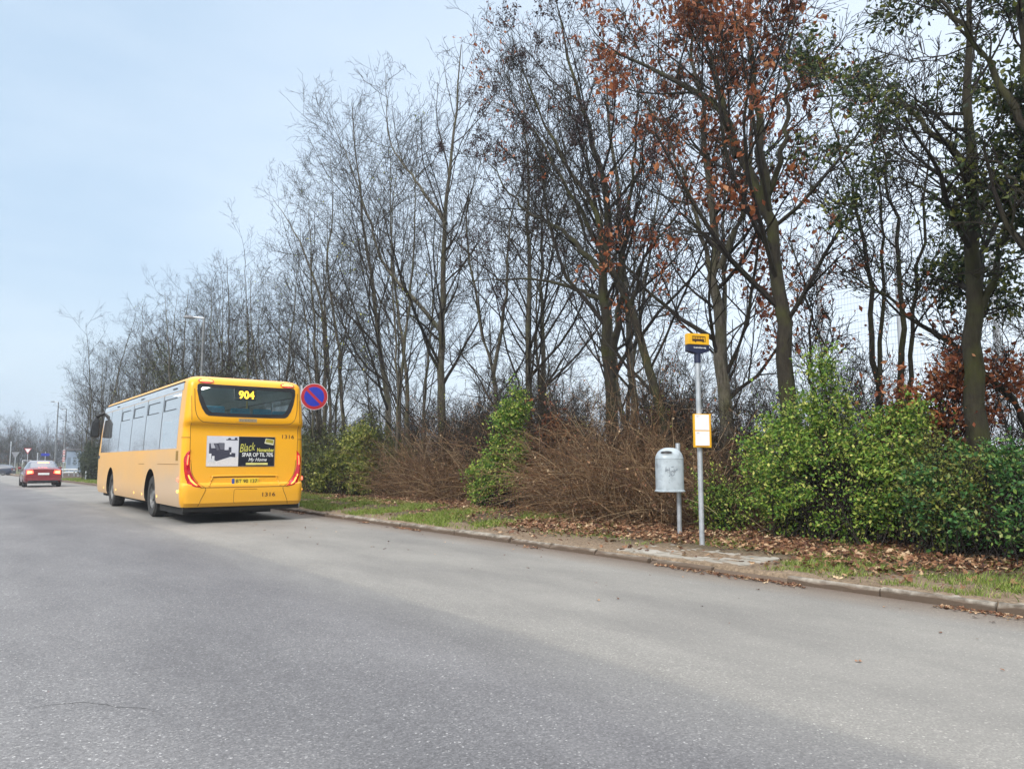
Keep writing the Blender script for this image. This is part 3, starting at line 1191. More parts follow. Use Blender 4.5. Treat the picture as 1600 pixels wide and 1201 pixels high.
put_text('route_number', '904', 0.33, 0.175, LED, (-0.01, 0.094, 2.675), dsp, bold=0.03)
for k, (x, h) in enumerate(((-0.98, 0.0), (-0.52, 0.03), (0.02, 0.0), (0.50, 0.0), (0.93, -0.03))):
    sb = MB().box((x - 0.21, 0.55, 1.2), (x + 0.21, 0.64, 2.42 + h)).build('seat', SEAT, bus, bevel=0.04)
for k, x in enumerate((-0.75, -0.28, 0.28, 0.75)):
    for q in range(3):
        MB().box((x - 0.2, 1.5 + q * 0.9, 1.2), (x + 0.2, 1.58 + q * 0.9, 2.22)).build('seat', SEAT, bus, bevel=0.04)
lamps = mat('bus_ceiling_lamp', (0.9, 0.9, 0.85), None, 0.4, emit=(1, 0.97, 0.9), es=3.5)
MB().box((-0.80, 0.5, 2.84), (-0.62, 1.2, 2.86)).build('ceiling_lamp', lamps, bus)
MB().box((-0.80, 2.4, 2.84), (-0.62, 3.4, 2.86)).build('ceiling_lamp', lamps, bus)
MB().tube([(0.35, 1.2, 1.2), (0.35, 1.2, 2.9)], 0.017).build('grab_pole', mat('yellow_pole', (0.7, 0.5, 0.1)), bus)
# side glazing: six panes each side, with opening vents in four of them
panes = [(0.50, 2.05), (2.12, 3.75), (3.82, 5.45), (5.52, 7.1), (7.17, 8.7), (8.77, 10.02)]


def side_x(z):
    return itp(WP, z)


VENT = mat('vent_frame', (0.02, 0.02, 0.022), None, 0.4)
for sgn in (-1, 1):
    for i, (a, b) in enumerate(panes):
        g = MB()
        zz = [1.53, 1.9, 2.3, 2.735]
        for z0, z1 in zip(zz[:-1], zz[1:]):
            g.add([(sgn * (side_x(z0) + 0.004), a, z0), (sgn * (side_x(z0) + 0.004), b, z0), (sgn * (side_x(z1) + 0.004), b, z1), (sgn * (side_x(z1) + 0.004), a, z1)], [(0, 1, 2, 3)])
        pane = g.build('side_window', SIDE_GLASS, bus)
        if i in (0, 1, 2, 3) or (i == 4 and sgn > 0):
            f = MB()
            x = lambda z: sgn * (side_x(z) + 0.010)
            a1, b1 = a + 0.35, b - 0.06
            for (p, q, c, d) in ((a1, b1, 2.60, 2.622), (a1, b1, 2.36, 2.378), (b1 - 0.10, b1, 2.37, 2.61)):
                f.add([(x(c), p, c), (x(c), q, c), (x(d), q, d), (x(d), p, d)], [(0, 1, 2, 3)])
            f.build('opening_vent', VENT, pane)
    for a, b in list(zip([p[1] for p in panes[:-1]], [p[0] for p in panes[1:]])):
        zz = [1.53, 1.9, 2.3, 2.735]
        g = MB()
        for z0, z1 in zip(zz[:-1], zz[1:]):
            g.add([(sgn * (side_x(z0) + 0.001), a, z0), (sgn * (side_x(z0) + 0.001), b, z0), (sgn * (side_x(z1) + 0.001), b, z1), (sgn * (side_x(z1) + 0.001), a, z1)], [(0, 1, 2, 3)])
        g.build('window_pillar', mat('pillar_grey', (0.07, 0.075, 0.08), None, 0.3), bus)
    g = MB()
    for z0, z1, y0, y1 in ((2.745, 2.85, 0.40, 10.05), (2.85, 2.905, 0.42, 10.02)):
        g.add([(sgn * (side_x(z0) + 0.005), y0, z0), (sgn * (side_x(z0) + 0.005), y1, z0), (sgn * (side_x(z1) + 0.005), y1, z1), (sgn * (side_x(z1) + 0.005), y0, z1)], [(0, 1, 2, 3)])
    cp = g.build('cant_panel', CANT, bus)
    for yv in (0.95, 4.3, 7.6):
        g = MB()
        g.add([(sgn * (side_x(2.80) + 0.012), yv, 2.80), (sgn * (side_x(2.80) + 0.012), yv + 0.38, 2.80), (sgn * (side_x(2.83) + 0.012), yv + 0.38, 2.83), (sgn * (side_x(2.83) + 0.012), yv, 2.83)], [(0, 1, 2, 3)])
        g.build('vent_slot', BLACK, cp)
    MB().tube([(sgn * (side_x(2.915) + 0.008), 0.4, 2.915), (sgn * (side_x(2.915) + 0.008), 10.05, 2.915)], 0.014, 6).build('gutter', BLACK, bus)
    # rear grey pillar glass between the last pane and the yellow corner
    # side seams and marks
    xx = sgn * (side_x(1.2) + 0.002)
    for ya, yb_ in ((0.28, 2.2), (3.6, 4.25)):
        MB().box((min(xx, xx - sgn * .01), ya, 1.20), (max(xx, xx - sgn * .01), yb_, 1.212)).build('side_seam', SEAM, bus)
    vb = MB()
    vb.box((min(xx, xx - sgn * .015), 0.34, 1.28), (max(xx, xx - sgn * .015), 0.54, 1.48))
    vb.build('air_grille', mat('ochre_grille', (0.30, 0.17, 0.02), (0.2, 0.11, 0.01), 0.6, scale=40), bus)
    for yv in (2.15, 3.75, 4.7, 7.2, 9.2):
        xs_ = sgn * (side_x(0.5) + 0.004)
        MB().lathe([(0.0, 0.012), (0.022, 0.010), (0.028, 0.0)], 10, 'x', (xs_ if sgn > 0 else xs_ - 0.0, yv, 0.50)).build('side_marker', AMBLIT, bus)
    # red and amber markers at the rear corner
    for zq, rr_, mm in ((0.90, 0.035, REDLIT), (0.66, 0.024, AMBLIT)):
        xs_ = sgn * (side_x(zq) + 0.012)
        MB().lathe([(0.0, -0.03), (rr_, -0.022), (rr_ * 1.1, 0.0), (rr_, 0.022), (0.0, 0.03)], 12, 'x', (xs_, 0.20, zq)).build('corner_marker', mm, bus)
# wheels
for sgn in (-1, 1):
    for wy in (2.9, 8.15):
        t = MB()
        prof = [(0.29, 0.14), (0.44, 0.15), (0.475, 0.11), (0.48, 0.0), (0.475, -0.11), (0.44, -0.15), (0.29, -0.14)]
        t.lathe(prof, 36, 'x', (sgn * 1.07, wy, 0.48))
        w = t.build('tyre', RUB, bus, smooth=True)
        r_ = MB()
        e = sgn * 1.07
        r_.lathe([(0.30, sgn * 0.12), (0.285, sgn * 0.13), (0.25, sgn * 0.06), (0.13, sgn * 0.05), (0.12, sgn * 0.13), (0.0, sgn * 0.135)], 28, 'x', (e, wy, 0.48))
        for k in range(10):
            a = 2 * pi * k / 10
            r_.tube([(e + sgn * 0.055, wy + 0.18 * cos(a), 0.48 + 0.18 * sin(a)), (e + sgn * 0.085, wy + 0.18 * cos(a), 0.48 + 0.18 * sin(a))], 0.016, 6)
        r_.build('rim', RIM, w, smooth=True)
# underbody; boxes lowered and blackened to deepen the shade beneath
ub = MB().box((-1.18, 0.20, 0.19), (0.62, 2.2, 0.335)).box((-1.2, 0.10, 0.25), (1.2, 0.16, 0.345)).box((-1.05, 3.7, 0.26), (1.05, 7.3, 0.36)).box((-0.5, 2.75, 0.30), (0.5, 3.05, 0.6)).box((-0.95, 2.78, 0.4), (0.95, 3.02, 0.55)).box((-1.15, 0.12, 0.27), (1.15, 0.9, 0.355)).box((-0.2, 0.5, 0.17), (0.5, 1.4, 0.3)).box((-1.1, 9.0, 0.24), (1.1, 10.3, 0.36))
ub.build('underbody', mat('shade_black_underbody', (0.012, 0.011, 0.010), None, 0.9), bus)


def seam_path(pts, r=0.007, name='panel_gap', m=SEAM):
    pts = np.array(pts)
    P = resample(np.c_[pts[:, 0], pts[:, 1], np.zeros(len(pts))], max(8, 5 * len(pts)))
    MB().tube([(x, rs(x, z) - 0.0005, z) for x, z, _ in P], r, 6).build(name, m, bus)


# engine door outline, window skirt, bumper joints
seam_path([(-1.08, 2.75), (-1.07, 2.4), (-1.03, 2.2), (-0.95, 2.10), (-0.8, 2.065), (0, 2.045), (0.8, 2.065), (0.95, 2.10), (1.03, 2.2), (1.07, 2.4), (1.08, 2.75)])
for s in (-1, 1):
    seam_path([(s * 1.135, 2.6), (s * 1.125, 2.0), (s * 1.12, 1.47)], 0.005)
    seam_path([(s * 1.13, 1.75), (s * 1.2, 1.75), (s * 1.262, 1.75)], 0.007)
    seam_path([(s * 1.10, 1.30), (s * 1.06, 1.02), (s * 0.95, 0.84), (s * 0.86, 0.76)], 0.006)
    seam_path([(s * 0.86, 0.765), (s * 0.8, 0.70), (s * 0.88, 0.50), (s * 0.93, 0.36)], 0.006)
seam_path([(-0.90, 0.735), (-0.5, 0.735), (0.5, 0.735), (0.90, 0.735)], 0.009)
seam_path([(-0.2, 0.69), (-0.23, 0.66), (-0.23, 0.44), (-0.2, 0.41)], 0.004)
seam_path([(-0.2, 0.69), (0.25, 0.69)], 0.004)
# licence plate recess: a raised lip, the shade below it drawn as a dark strip
lip = MB()
lp = [(-0.74, 0.76), (-0.66, 0.93), (-0.60, 0.965), (0.60, 0.965), (0.66, 0.93), (0.74, 0.76)]
P = resample(np.c_[np.array(lp), np.zeros(len(lp))], 40)
lip.tube([(x, rs(x, z) - 0.004, z) for x, z, _ in P], 0.017, 8)
lip.build('plate_recess', PAINT, bus, smooth=True)
rc_ = MB()
rc_.tube([(x, rs(x, z) - 0.002, z - 0.022) for x, z, _ in P[6:-6]], 0.011, 6)
rc_.build('recess_shadow_strip', SEAM, bus)
pl = MB().box((-0.28, 0.018, 0.795), (0.28, 0.034, 0.915)).build('licence_plate', mat('yellow_plate', (0.85, 0.62, 0.03), (0.65, 0.42, 0.03), 0.5, scale=9), bus, bevel=0.004)
MB().box((-0.278, 0.013, 0.80), (-0.225, 0.0175, 0.91)).build('blue_band', mat('plate_blue', (0.05, 0.09, 0.35), None, 0.5), pl)
put_text('plate_number', 'BT 90 137', 0.44, 0.075, BLACK, (0.03, 0.0145, 0.855), pl, bold=0.01)
# tail lamps
OUTER = [(1.11, 1.50), (1.19, 1.43), (1.25, 1.27), (1.258, 1.10), (1.23, 0.95), (1.16, 0.83), (1.05, 0.755), (0.87, 0.735)]
INNER = [(1.11, 1.50), (1.105, 1.38), (1.10, 1.25), (1.085, 1.12), (1.05, 1.0), (1.0, 0.90), (0.945, 0.82), (0.87, 0.735)]
for s in (-1, 1):
    o1 = resample(np.c_[np.array(OUTER), np.zeros(8)], 24)
    i1 = resample(np.c_[np.array(INNER), np.zeros(8)], 24)
    A = [(s * x, rs(x, z) + 0.004, z) for x, z, _ in o1]
    mid = [(s * (a[0] * .5 + b[0] * .5), rs(a[0] * .5 + b[0] * .5, (a[1] + b[1]) / 2) - 0.028, (a[1] + b[1]) / 2) for a, b in zip(o1, i1)]
    B_ = [(s * x, rs(x, z) + 0.004, z) for x, z, _ in i1]
    tl = MB().strip(A, mid).strip(mid, B_).build('tail_light', REDL, bus, smooth=True)
    core = []
    for k in range(3, 9):
        a, b = o1[k], i1[k]
        core.append((s * (a[0] * .4 + b[0] * .6), rs(a[0] * .4 + b[0] * .6, a[1]) - 0.020, (a[1] + b[1]) / 2))
    MB().tube(core, 0.016, 6).build('light_strip', mat('orange_lamp_strip', (0.7, 0.15, 0.04), None, 0.2, emit=(1, 0.13, 0.05), es=1.1), tl)
    core = []
    for k in range(13, 21):
        a, b = o1[k], i1[k]
        core.append((s * (a[0] * .45 + b[0] * .55), rs(a[0] * .45 + b[0] * .55, a[1]) - 0.020, (a[1] + b[1]) / 2))
    MB().tube(core, [0.012, 0.017, 0.018, 0.018, 0.018, 0.018, 0.016, 0.01], 6).build('light_strip', mat('amber_lamp_strip', (0.8, 0.3, 0.05), None, 0.2, emit=(1, 0.25, 0.05), es=1.2), tl)
    # high lamps at the top corners
    hl = MB()
    el = [(s * 0.86 + 0.155 * cos(a) * (1), 2.925 + 0.055 * sin(a)) for a in np.linspace(0, 2 * pi, 20, endpoint=False)]
    hl.prism(el, -0.022, 0.03, 0, lambda x, z: rs(x, z))
    h_ = hl.build('high_lamp', REDL, bus)
    hl = MB()
    el = [(s * 0.86 + 0.125 * cos(a), 2.915 + 0.045 * sin(a)) for a in np.linspace(0, pi, 14)]
    hl.prism(el, -0.028, -0.015, 0, lambda x, z: rs(x, z))
    hl.build('lamp_bulb', mat('lit_yellow_lamp', (0.95, 0.6, 0.05), None, 0.3, emit=(1.0, 0.62, 0.08), es=1.3), h_)
# badge, fleet number
MB().box((-0.19, -0.022, 2.095), (0.19, -0.012, 2.165)).build('badge', mat('badge_grey', (0.42, 0.33, 0.2), (0.36, 0.28, 0.16), 0.4, 0.3), bus)
put_text('badge_lettering', 'IVECO', 0.33, 0.05, mat('badge_letters', (0.25, 0.2, 0.15), None, 0.4), (0, -0.0245, 2.13), bus, bold=0.02)
put_text('fleet_number', '1316', 0.27, 0.085, INK, (0.91, rs(0.91, 1.80) - 0.003, 1.80), bus, bold=0.012)
put_text('bumper_number', '1316', 0.28, 0.085, INK, (0.50, rs(0.5, 0.57) - 0.004, 0.57), bus, bold=0.014)
# advert: photo of a sofa beside a dark panel with lettering
AY = 0.05
ad = MB().box((-0.80, AY - 0.008, 1.16), (0.615, AY + 0.01, 1.79)).build('advert', mat('advert_border', (0.5, 0.5, 0.5), None, 0.5), bus)


def flat(name, polys, m, y, parent=ad):
    mb = MB()
    for p in polys:
        mb.add([(x, y, z) for x, z in p], [tuple(range(len(p)))])
    return mb.build(name, m, parent)


def ad_xy(u, v):     # u 0..1 across the whole advert, v 0..1 downwards
    return (-0.795 + 1.405 * u, 1.787 - 0.622 * v)


def ap(*pts):
    return [ad_xy(*p) for p in pts]


flat('room_wall', [ap((0, 0), (.455, 0), (.455, .68), (0, .86))], mat('advert_wall', (0.62, 0.62, 0.66), (0.55, 0.55, 0.6), 0.6), AY - 0.0105)
flat('room_floor', [ap((0, .86), (.455, .68), (.455, 1), (0, 1))], mat('advert_floor', (0.70, 0.66, 0.64), (0.6, 0.57, 0.55), 0.6, scale=30), AY - 0.0105)
SOFA = mat('advert_sofa', (0.05, 0.05, 0.075), (0.03, 0.03, 0.05), 0.7, scale=30)
flat('sofa_picture', [ap((.03, .24), (.25, .23), (.25, .46), (.31, .46), (.31, .36), (.35, .36), (.35, .55), (.41, .56), (.41, .70), (.34, .68), (.14, .83), (.03, .70))], SOFA, AY - 0.0125)
flat('cushion_picture', [ap((.05, .24), (.09, .24), (.12, .40), (.06, .40)), ap((.30, .42), (.31, .46), (.29, .46))], mat('advert_cushion', (0.5, 0.5, 0.55), None, 0.7), AY - 0.0145)
flat('cushion_picture', [ap((.16, .22), (.245, .22), (.25, .44), (.19, .44)), ap((.105, .25), (.135, .25), (.175, .45), (.14, .47))], mat('advert_dark_cushion', (0.13, 0.13, 0.16), None, 0.7), AY - 0.0145)
flat('vase_picture', [ap((.03, .58), (.065, .58), (.065, .82), (.02, .82)), ap((.075, .66), (.11, .66), (.11, .86), (.075, .86)), ap((.33, .54), (.35, .54), (.35, .60), (.33, .60))], mat('advert_vase', (0.72, 0.72, 0.74), None, 0.6), AY - 0.0165)
flat('shelf_picture', [ap((.27, .10), (.44, .10), (.44, .13), (.27, .13)), ap((.29, .10), (.31, .05), (.34, .06), (.34, .10)), ap((.39, .10), (.40, .04), (.43, .04), (.43, .10))], SOFA, AY - 0.0125)
flat('dark_panel', [ap((.455, 0), (1, 0), (1, 1), (.455, 1))], mat('advert_dark', (0.014, 0.016, 0.026), None, 0.6, spec=0.2), AY - 0.0105)
AYEL = mat('advert_yellow', (0.62, 0.58, 0.12), (0.5, 0.48, 0.08), 0.5)
flat('tag_picture', [ap((.86, .05), (.99, .09), (.98, .28), (.84, .22))], mat('advert_tag', (0.72, 0.70, 0.5), None, 0.5), AY - 0.0125)
flat('tag_centre', [ap((.87, .07), (.98, .105), (.972, .22), (.855, .18))], mat('advert_tag_gold', (0.32, 0.30, 0.03), None, 0.5), AY - 0.0145)
c_ = lambda u, v: (ad_xy(u, v)[0], AY - 0.0125, ad_xy(u, v)[1])
put_text('advert_word', 'Black', 0.34, 0.17, AYEL, c_(.585, .36), ad, shear=0.45, rot=(0, radians(-8), 0))
put_text('advert_word', 'November', 0.37, 0.085, AYEL, c_(.865, .445), ad, bold=0.03)
put_text('advert_words', 'SPAR OP TIL 70%', 0.66, 0.085, WHITE, c_(.745, .61), ad, bold=0.02)
put_text('advert_words', 'My Home', 0.39, 0.09, WHITE, c_(.745, .79), ad, shear=0.3, bold=0.01)
flat('advert_bar', [ap((.57, .885), (.90, .885), (.90, .955), (.57, .955))], mat('advert_bar_yellow', (0.75, 0.68, 0.22), None, 0.5), AY - 0.0125)
# mirrors on the front corners
for s in (-1, 1):
    mm = MB()
    mm.tube(resample([(s * 1.0, 10.25, 2.80), (s * 1.22, 10.35, 2.74), (s * 1.38, 10.35, 2.64), (s * 1.42, 10.33, 2.45)], 14), 0.055, 8)
    mm.prism([(s * 1.30, 2.56), (s * 1.44, 2.60), (s * 1.52, 2.48), (s * 1.56, 2.02), (s * 1.31, 2.00)], 10.25, 10.42)
    mr_ = mm.build('wing_mirror', BLACK, bus, smooth=True, bevel=0.03)
    MB().prism([(s * 1.33, 2.50), (s * 1.47, 2.46), (s * 1.52, 2.07), (s * 1.34, 2.05)], 10.238, 10.249).build('mirror_glass', mat('mirror_glass', (0.02, 0.022, 0.025), None, 0.3), mr_)
# windscreen wraps the front
ws = MB()
ra, rb = bus_ring(1.35), bus_ring(2.85)
ring_f = [k for k in range(len(ra)) if ra[k][1] > 10.05]
ws.strip([(ra[k][0] * 1.004, ra[k][1] + 0.006, 1.35) for k in ring_f], [(rb[k][0] * 1.004, rb[k][1] + 0.006, 2.85) for k in ring_f])
ws.build('windscreen', mat('dark_windscreen', (0.02, 0.022, 0.024), None, 0.06, coat=1), bus, smooth=True)


# ------------------------------------------------------------------ cars


def make_car(name, loc, rz, label, paint, st, lit):
    """st: stations (y from the tail, half width, sill z, belt z, roof z, half width at roof); tail at y=0, nose ahead"""
    root = empty(name, loc, rz, label, 'car')
    bodym, glass = MB(), MB()
    rings = []
    for (yy, w, zb, zbelt, zt, wt) in st:
        rings.append([(-w * .86, yy, zb), (-w * .98, yy, zb + .08), (-w, yy, zb + .28), (-w * .985, yy, zbelt - .1), (-w * .94, yy, zbelt), (-wt, yy, zt - .05), (-wt * .8, yy, zt), (0, yy, zt + .015),
                      (wt * .8, yy, zt), (wt, yy, zt - .05), (w * .94, yy, zbelt), (w * .985, yy, zbelt - .1), (w, yy, zb + .28), (w * .98, yy, zb + .08), (w * .86, yy, zb)])
    n = 15
    fb, fg = [], []
    for k in range(len(rings) - 1):
        a, b = st[k], st[k + 1]
        cab0, cab1 = a[4] - a[3] > .2, b[4] - b[3] > .2
        for i in range(n - 1):
            q = (k * n + i, k * n + i + 1, (k + 1) * n + i + 1, (k + 1) * n + i)
            side = i in (4, 9)
            top = i in (5, 6, 7, 8)
            if (side and (cab0 or cab1)) or (top and (cab0 != cab1)):
                fg.append(q)
            else:
                fb.append(q)
        fb.append((k * n + n - 1, k * n, (k + 1) * n, (k + 1) * n + n - 1))
    vs = [p for r in rings for p in r]
    fb.append(tuple(range(n)))
    fb.append(tuple(range((len(rings) - 1) * n, len(rings) * n)))
    bodym.add(vs, fb)
    bodym.build('body', paint, root, smooth=True)
    glass.add(vs, fg)
    glass.build('windows', mat('car_window', (0.10, 0.11, 0.13), None, 0.06, coat=0.8), root, smooth=True)
    L = st[-1][0]
    for s in (-1, 1):
        for wy in (0.95, L - 0.9):
            w = MB().lathe([(0.18, .1), (0.3, .11), (0.32, .06), (0.32, -.06), (0.3, -.11), (0.18, -.1)], 24, 'x', (s * (st[2][1] - .1), wy, 0.32)).build('tyre', RUB, root, smooth=True)
            MB().lathe([(0.2, s * .09), (0.1, s * .07), (0.0, s * .1)], 16, 'x', (s * (st[2][1] - .1), wy, 0.32)).build('rim', RIM, w)
        MB().box((s * st[2][1] * .98 - .01, L * .58, .95), (s * (st[2][1] + .17), L * .58 + .1, 1.08)).build('wing_mirror', paint, root, bevel=0.03)
        hw = st[0][1]
        tl = [(s * hw * .98, .70), (s * hw * .98, .90), (s * hw * .62, .90), (s * hw * .58, .74)]
        t = MB().prism(tl, -0.03, 0.12).build('tail_light', REDLIT if lit else REDL, root, bevel=0.015)
        if lit:
            MB().prism([(s * hw * .92, .73), (s * hw * .92, .86), (s * hw * .70, .86), (s * hw * .68, .76)], -0.05, -0.031).build('lit_lamp', mat('brake_lamp', (1, .2, .1), None, .3, emit=(1, 0.13, 0.04), es=6), t)
    if lit:
        MB().box((-0.26, 0.66, 1.30), (0.26, 0.70, 1.335)).build('high_brake_light', mat('brake_lamp', (1, .2, .1), None, .3, emit=(1, 0.16, 0.08), es=14), root)
    MB().box((-0.26, -0.03, 0.66), (0.26, -0.012, 0.77)).build('licence_plate', WHITE, root)
    MB().box((-st[1][1] * .8, -0.012, 0.24), (st[1][1] * .8, 0.1, 0.36)).build('bumper_valance', BLACK, root)
    return root


SEDAN = [(0.0, 0.80, 0.36, 0.93, 0.97, 0.72), (0.12, 0.87, 0.26, 0.98, 1.03, 0.76), (0.55, 0.90, 0.20, 0.98, 1.06, 0.74), (1.25, 0.91, 0.18, 0.96, 1.38, 0.62), (1.9, 0.91, 0.18, 0.94, 1.43, 0.62), (2.6, 0.91, 0.18, 0.93, 1.40, 0.63), (3.35, 0.91, 0.18, 0.92, 0.98, 0.74), (4.2, 0.88, 0.2, 0.80, 0.86, 0.70), (4.55, 0.78, 0.28, 0.66, 0.70, 0.62)]
MAROON = mat('maroon_car_paint', (0.26, 0.045, 0.055), (0.22, 0.036, 0.045), 0.25, 0.3, coat=1)
NAVY = mat('navy_car_paint', (0.008, 0.014, 0.04), (0.006, 0.012, 0.033), 0.3, 0.0, coat=0.5)
p = at_z(67, 760.5, -0.10)
make_car('sedan_car', (p[0], p[1], float(zg(p[1]))), radians(-1), 'dark red sedan ahead of the bus with its brake lights lit', MAROON, SEDAN, True)
HATCH = [(0.0, 0.80, 0.36, 0.95, 1.0, 0.70), (0.10, 0.86, 0.26, 0.98, 1.08, 0.70), (0.5, 0.90, 0.20, 0.97, 1.36, 0.62), (1.2, 0.9, 0.18, 0.96, 1.44, 0.62), (2.3, 0.9, 0.18, 0.94, 1.45, 0.62), (2.8, 0.9, 0.18, 0.93, 1.34, 0.63), (3.4, 0.9, 0.18, 0.92, 0.99, 0.74), (4.0, 0.88, 0.2, 0.80, 0.86, 0.70), (4.3, 0.78, 0.28, 0.66, 0.70, 0.62)]
p = at_d(22, 730, 101)
make_car('hatchback_car', (p[0], p[1], float(zg(p[1]))), radians(68), 'dark blue hatchback crossing at the far junction', NAVY, HATCH, False)

# ------------------------------------------------------------------ bus stop, bin, signs
STEEL = mat('galvanised_steel', (0.50, 0.53, 0.56), (0.36, 0.385, 0.41), 0.42, 0.45, scale=9)
YSIGN = mat('yellow_sign', (0.78, 0.42, 0.01), (0.7, 0.37, 0.01), 0.35)
NAVYS = mat('navy_sign', (0.012, 0.016, 0.05), None, 0.4)
PZ = 0.155
p = at_z(1097, 848, PZ)
face = math.atan2(0 - p[0], 0 - p[1])      # towards the camera
stop = empty('bus_stop_sign', (p[0], p[1], PZ), -YAW * 0.55, 'grey bus stop pole with yellow and navy sign and a timetable case', 'bus stop')
dist = (p - C0).dot(FH)
HS = 323 / 1186 * dist                     # pole height from its height in the photo
MB().tube([(0, 0, -0.1), (0, 0, HS - 0.20)], 0.036, 16).build('pole', STEEL, stop, smooth=True)
sb = MB().prism([(-0.165, HS - 0.125), (0.165, HS - 0.125), (0.165, HS + 0.03), (-0.165, HS + 0.03)], -0.05, 0.05).build('sign_box', YSIGN, stop, bevel=0.008)
lb = MB()
lb.prism([(-0.165, HS - 0.129), (0.165, HS - 0.129), (0.165, HS - 0.215), (0.05, HS - 0.250), (-0.05, HS - 0.250), (-0.165, HS - 0.215)], -0.047, 0.047)
lb.tube([(0, 0, HS - 0.38), (0, 0, HS - 0.24)], 0.047, 14)
lb.build('name_box', NAVYS, stop, bevel=0.004)
bi = MB()
z0 = HS - 0.047


def rect(a, b, c, d):
    return [(a, b), (c, b), (c, d), (a, d)]


BR = mat('bus_pictogram', (0.045, 0.018, 0.006), None, 0.5)
for q in (rect(-0.105, -0.032, 0.075, -0.002), rect(-0.105, 0.030, 0.105, 0.040), rect(-0.105, -0.002, -0.098, 0.03), rect(0.098, -0.038, 0.105, 0.03), rect(0.075, -0.032, 0.081, 0.016), rect(0.081, -0.038, 0.098, -0.030)):
    bi.add([(x, -0.0525, z0 + z) for x, z in q], [(0, 1, 2, 3)])
for k in range(7):
    x = -0.098 + k * 0.026
    bi.add([(x + a, -0.0525, z0 + b) for a, b in rect(0.017, -0.002, 0.026, 0.03)], [(0, 1, 2, 3)])
for cx in (-0.055, 0.065):
    bi.add([(cx + 0.012 * cos(a), -0.0535, z0 - 0.034 + 0.012 * sin(a)) for a in np.linspace(0, 2 * pi, 12, endpoint=False)], [tuple(range(12))])
bi.build('bus_pictogram', BR, sb)
put_text('stop_name', 'Landevej', 0.19, 0.030, WHITE, (0.015, -0.0495, HS - 0.170), stop, bold=0.02)
TZ0, TZ1 = (848 - 701) / 1186 * dist, (848 - 649) / 1186 * dist
TC = MB().box((-0.120, -0.085, TZ0), (0.115, -0.036, TZ1)).box((0.112, -0.088, TZ0 - 0.002), (0.135, 0.03, TZ1 + 0.002))
tc_ = TC.build('timetable_case', YSIGN, stop, bevel=0.004)
zm = (TZ0 + TZ1) / 2 + 0.0
PAPER = mat('white_timetable', (0.82, 0.80, 0.80), (0.80, 0.77, 0.77), 0.25)
for a, b in ((TZ0 + 0.026, zm - 0.007), (zm + 0.007, TZ1 - 0.010)):
    pp_ = MB().box((-0.113, -0.089, a), (0.104, -0.0855, b)).build('timetable_sheet', PAPER, tc_)
    g = MB()
    rr = random.Random(int(a * 100))
    for k in range(3):
        zz_ = b - 0.02 - k * 0.006
        g.add([(x, -0.0905, z) for x, z in rect(-0.09, zz_, -0.09 + rr.uniform(0.02, 0.05), zz_ + 0.002)], [(0, 1, 2, 3)])
    g.build('printed_lines', mat('grey_print', (0.4, 0.38, 0.4), None, 0.6), pp_)
MB().box((-0.095, -0.089, TZ0 + 0.010), (0.08, -0.0852, TZ0 + 0.020)).build('case_lettering', mat('case_print', (0.35, 0.16, 0.02), (0.6, 0.3, 0.02), 0.6, scale=160), tc_)
for zc in (TZ0 + 0.08, TZ1 - 0.08):
    MB().lathe([(0.05, -0.02), (0.05, 0.02)], 14, 'z', (0, 0, zc)).build('clamp', STEEL, tc_)

BZ = 0.17
p = at_z(1062, 832, BZ)
bin_ = empty('litter_bin', (p[0], p[1], BZ), -YAW * 0.9, 'grey metal litter bin with domed top on a post, scribbled on', 'bin')
db = (p - C0).dot(FH)
s_ = db / 1186
MB().tube([(0, 0, -0.1), (0, 0, 138 * s_)], 0.036, 14).build('post', STEEL, bin_, smooth=True)
BINM = mat('painted_grey_bin', (0.42, 0.48, 0.52), (0.27, 0.31, 0.34), 0.5, 0.1, scale=7, lo=0.28, hi=0.52)
zb0, zb1 = 64 * s_, 131 * s_
bw = 0.5 * 41 * s_
bd_ = MB()
zs = zb0 + (zb1 - zb0) * .72
dome = [(bw * cos(t) ** .8 if t < 1.57 else 0.0, zs + (zb1 - zs) * sin(t)) for t in np.linspace(0, pi / 2, 10)]
prof = [(0.0, zb0), (bw, zb0)] + dome
cx, cy = -0.02 - bw * 0.72, -0.10
# the drum: a rounded square in plan, flat towards the post
nseg = 40


def drum(prof, ex=3.2):
    mb = MB()
    vs = []
    for (r, h) in prof:
        for i in range(nseg):
            a = 2 * pi * i / nseg
            c, s = cos(a), sin(a)
            k = (abs(c) ** ex + abs(s) ** ex) ** (-1 / ex)
            vs.append((cx + r * k * c, cy + r * .9 * k * s, h))
    fs = []
    for k in range(len(prof) - 1):
        for i in range(nseg):
            j = (i + 1) % nseg
            fs.append((k * nseg + i, k * nseg + j, (k + 1) * nseg + j, (k + 1) * nseg + i))
    mb.add(vs, fs)
    return mb


drm = drum(prof).build('drum', BINM, bin_, smooth=True)
drum([(bw * 1.0, zb0 - 0.006), (bw * 1.07, zb0 - 0.004), (bw * 1.08, zb0 + 0.012), (bw * 1.0, zb0 + 0.022)]).build('bottom_rim', BINM, bin_, smooth=True)
drum([(bw * .98, zb0 + (zb1 - zb0) * .735), (bw * 1.012, zb0 + (zb1 - zb0) * .74), (bw * 1.012, zb0 + (zb1 - zb0) * .755), (bw * .98, zb0 + (zb1 - zb0) * .76)]).build('lid_band', BINM, bin_, smooth=True)
# throw-in opening in the dome, on the road side
op = MB()
ring = []


def dome_pt(th, t, d):
    c, s9 = cos(th), sin(th)
    k = (abs(c) ** 3.2 + abs(s9) ** 3.2) ** (-1 / 3.2)
    rr_ = bw * cos(t) ** .8 + d
    return (cx + rr_ * k * c, cy + rr_ * .9 * k * s9, zs + (zb1 - zs) * sin(t) + d)


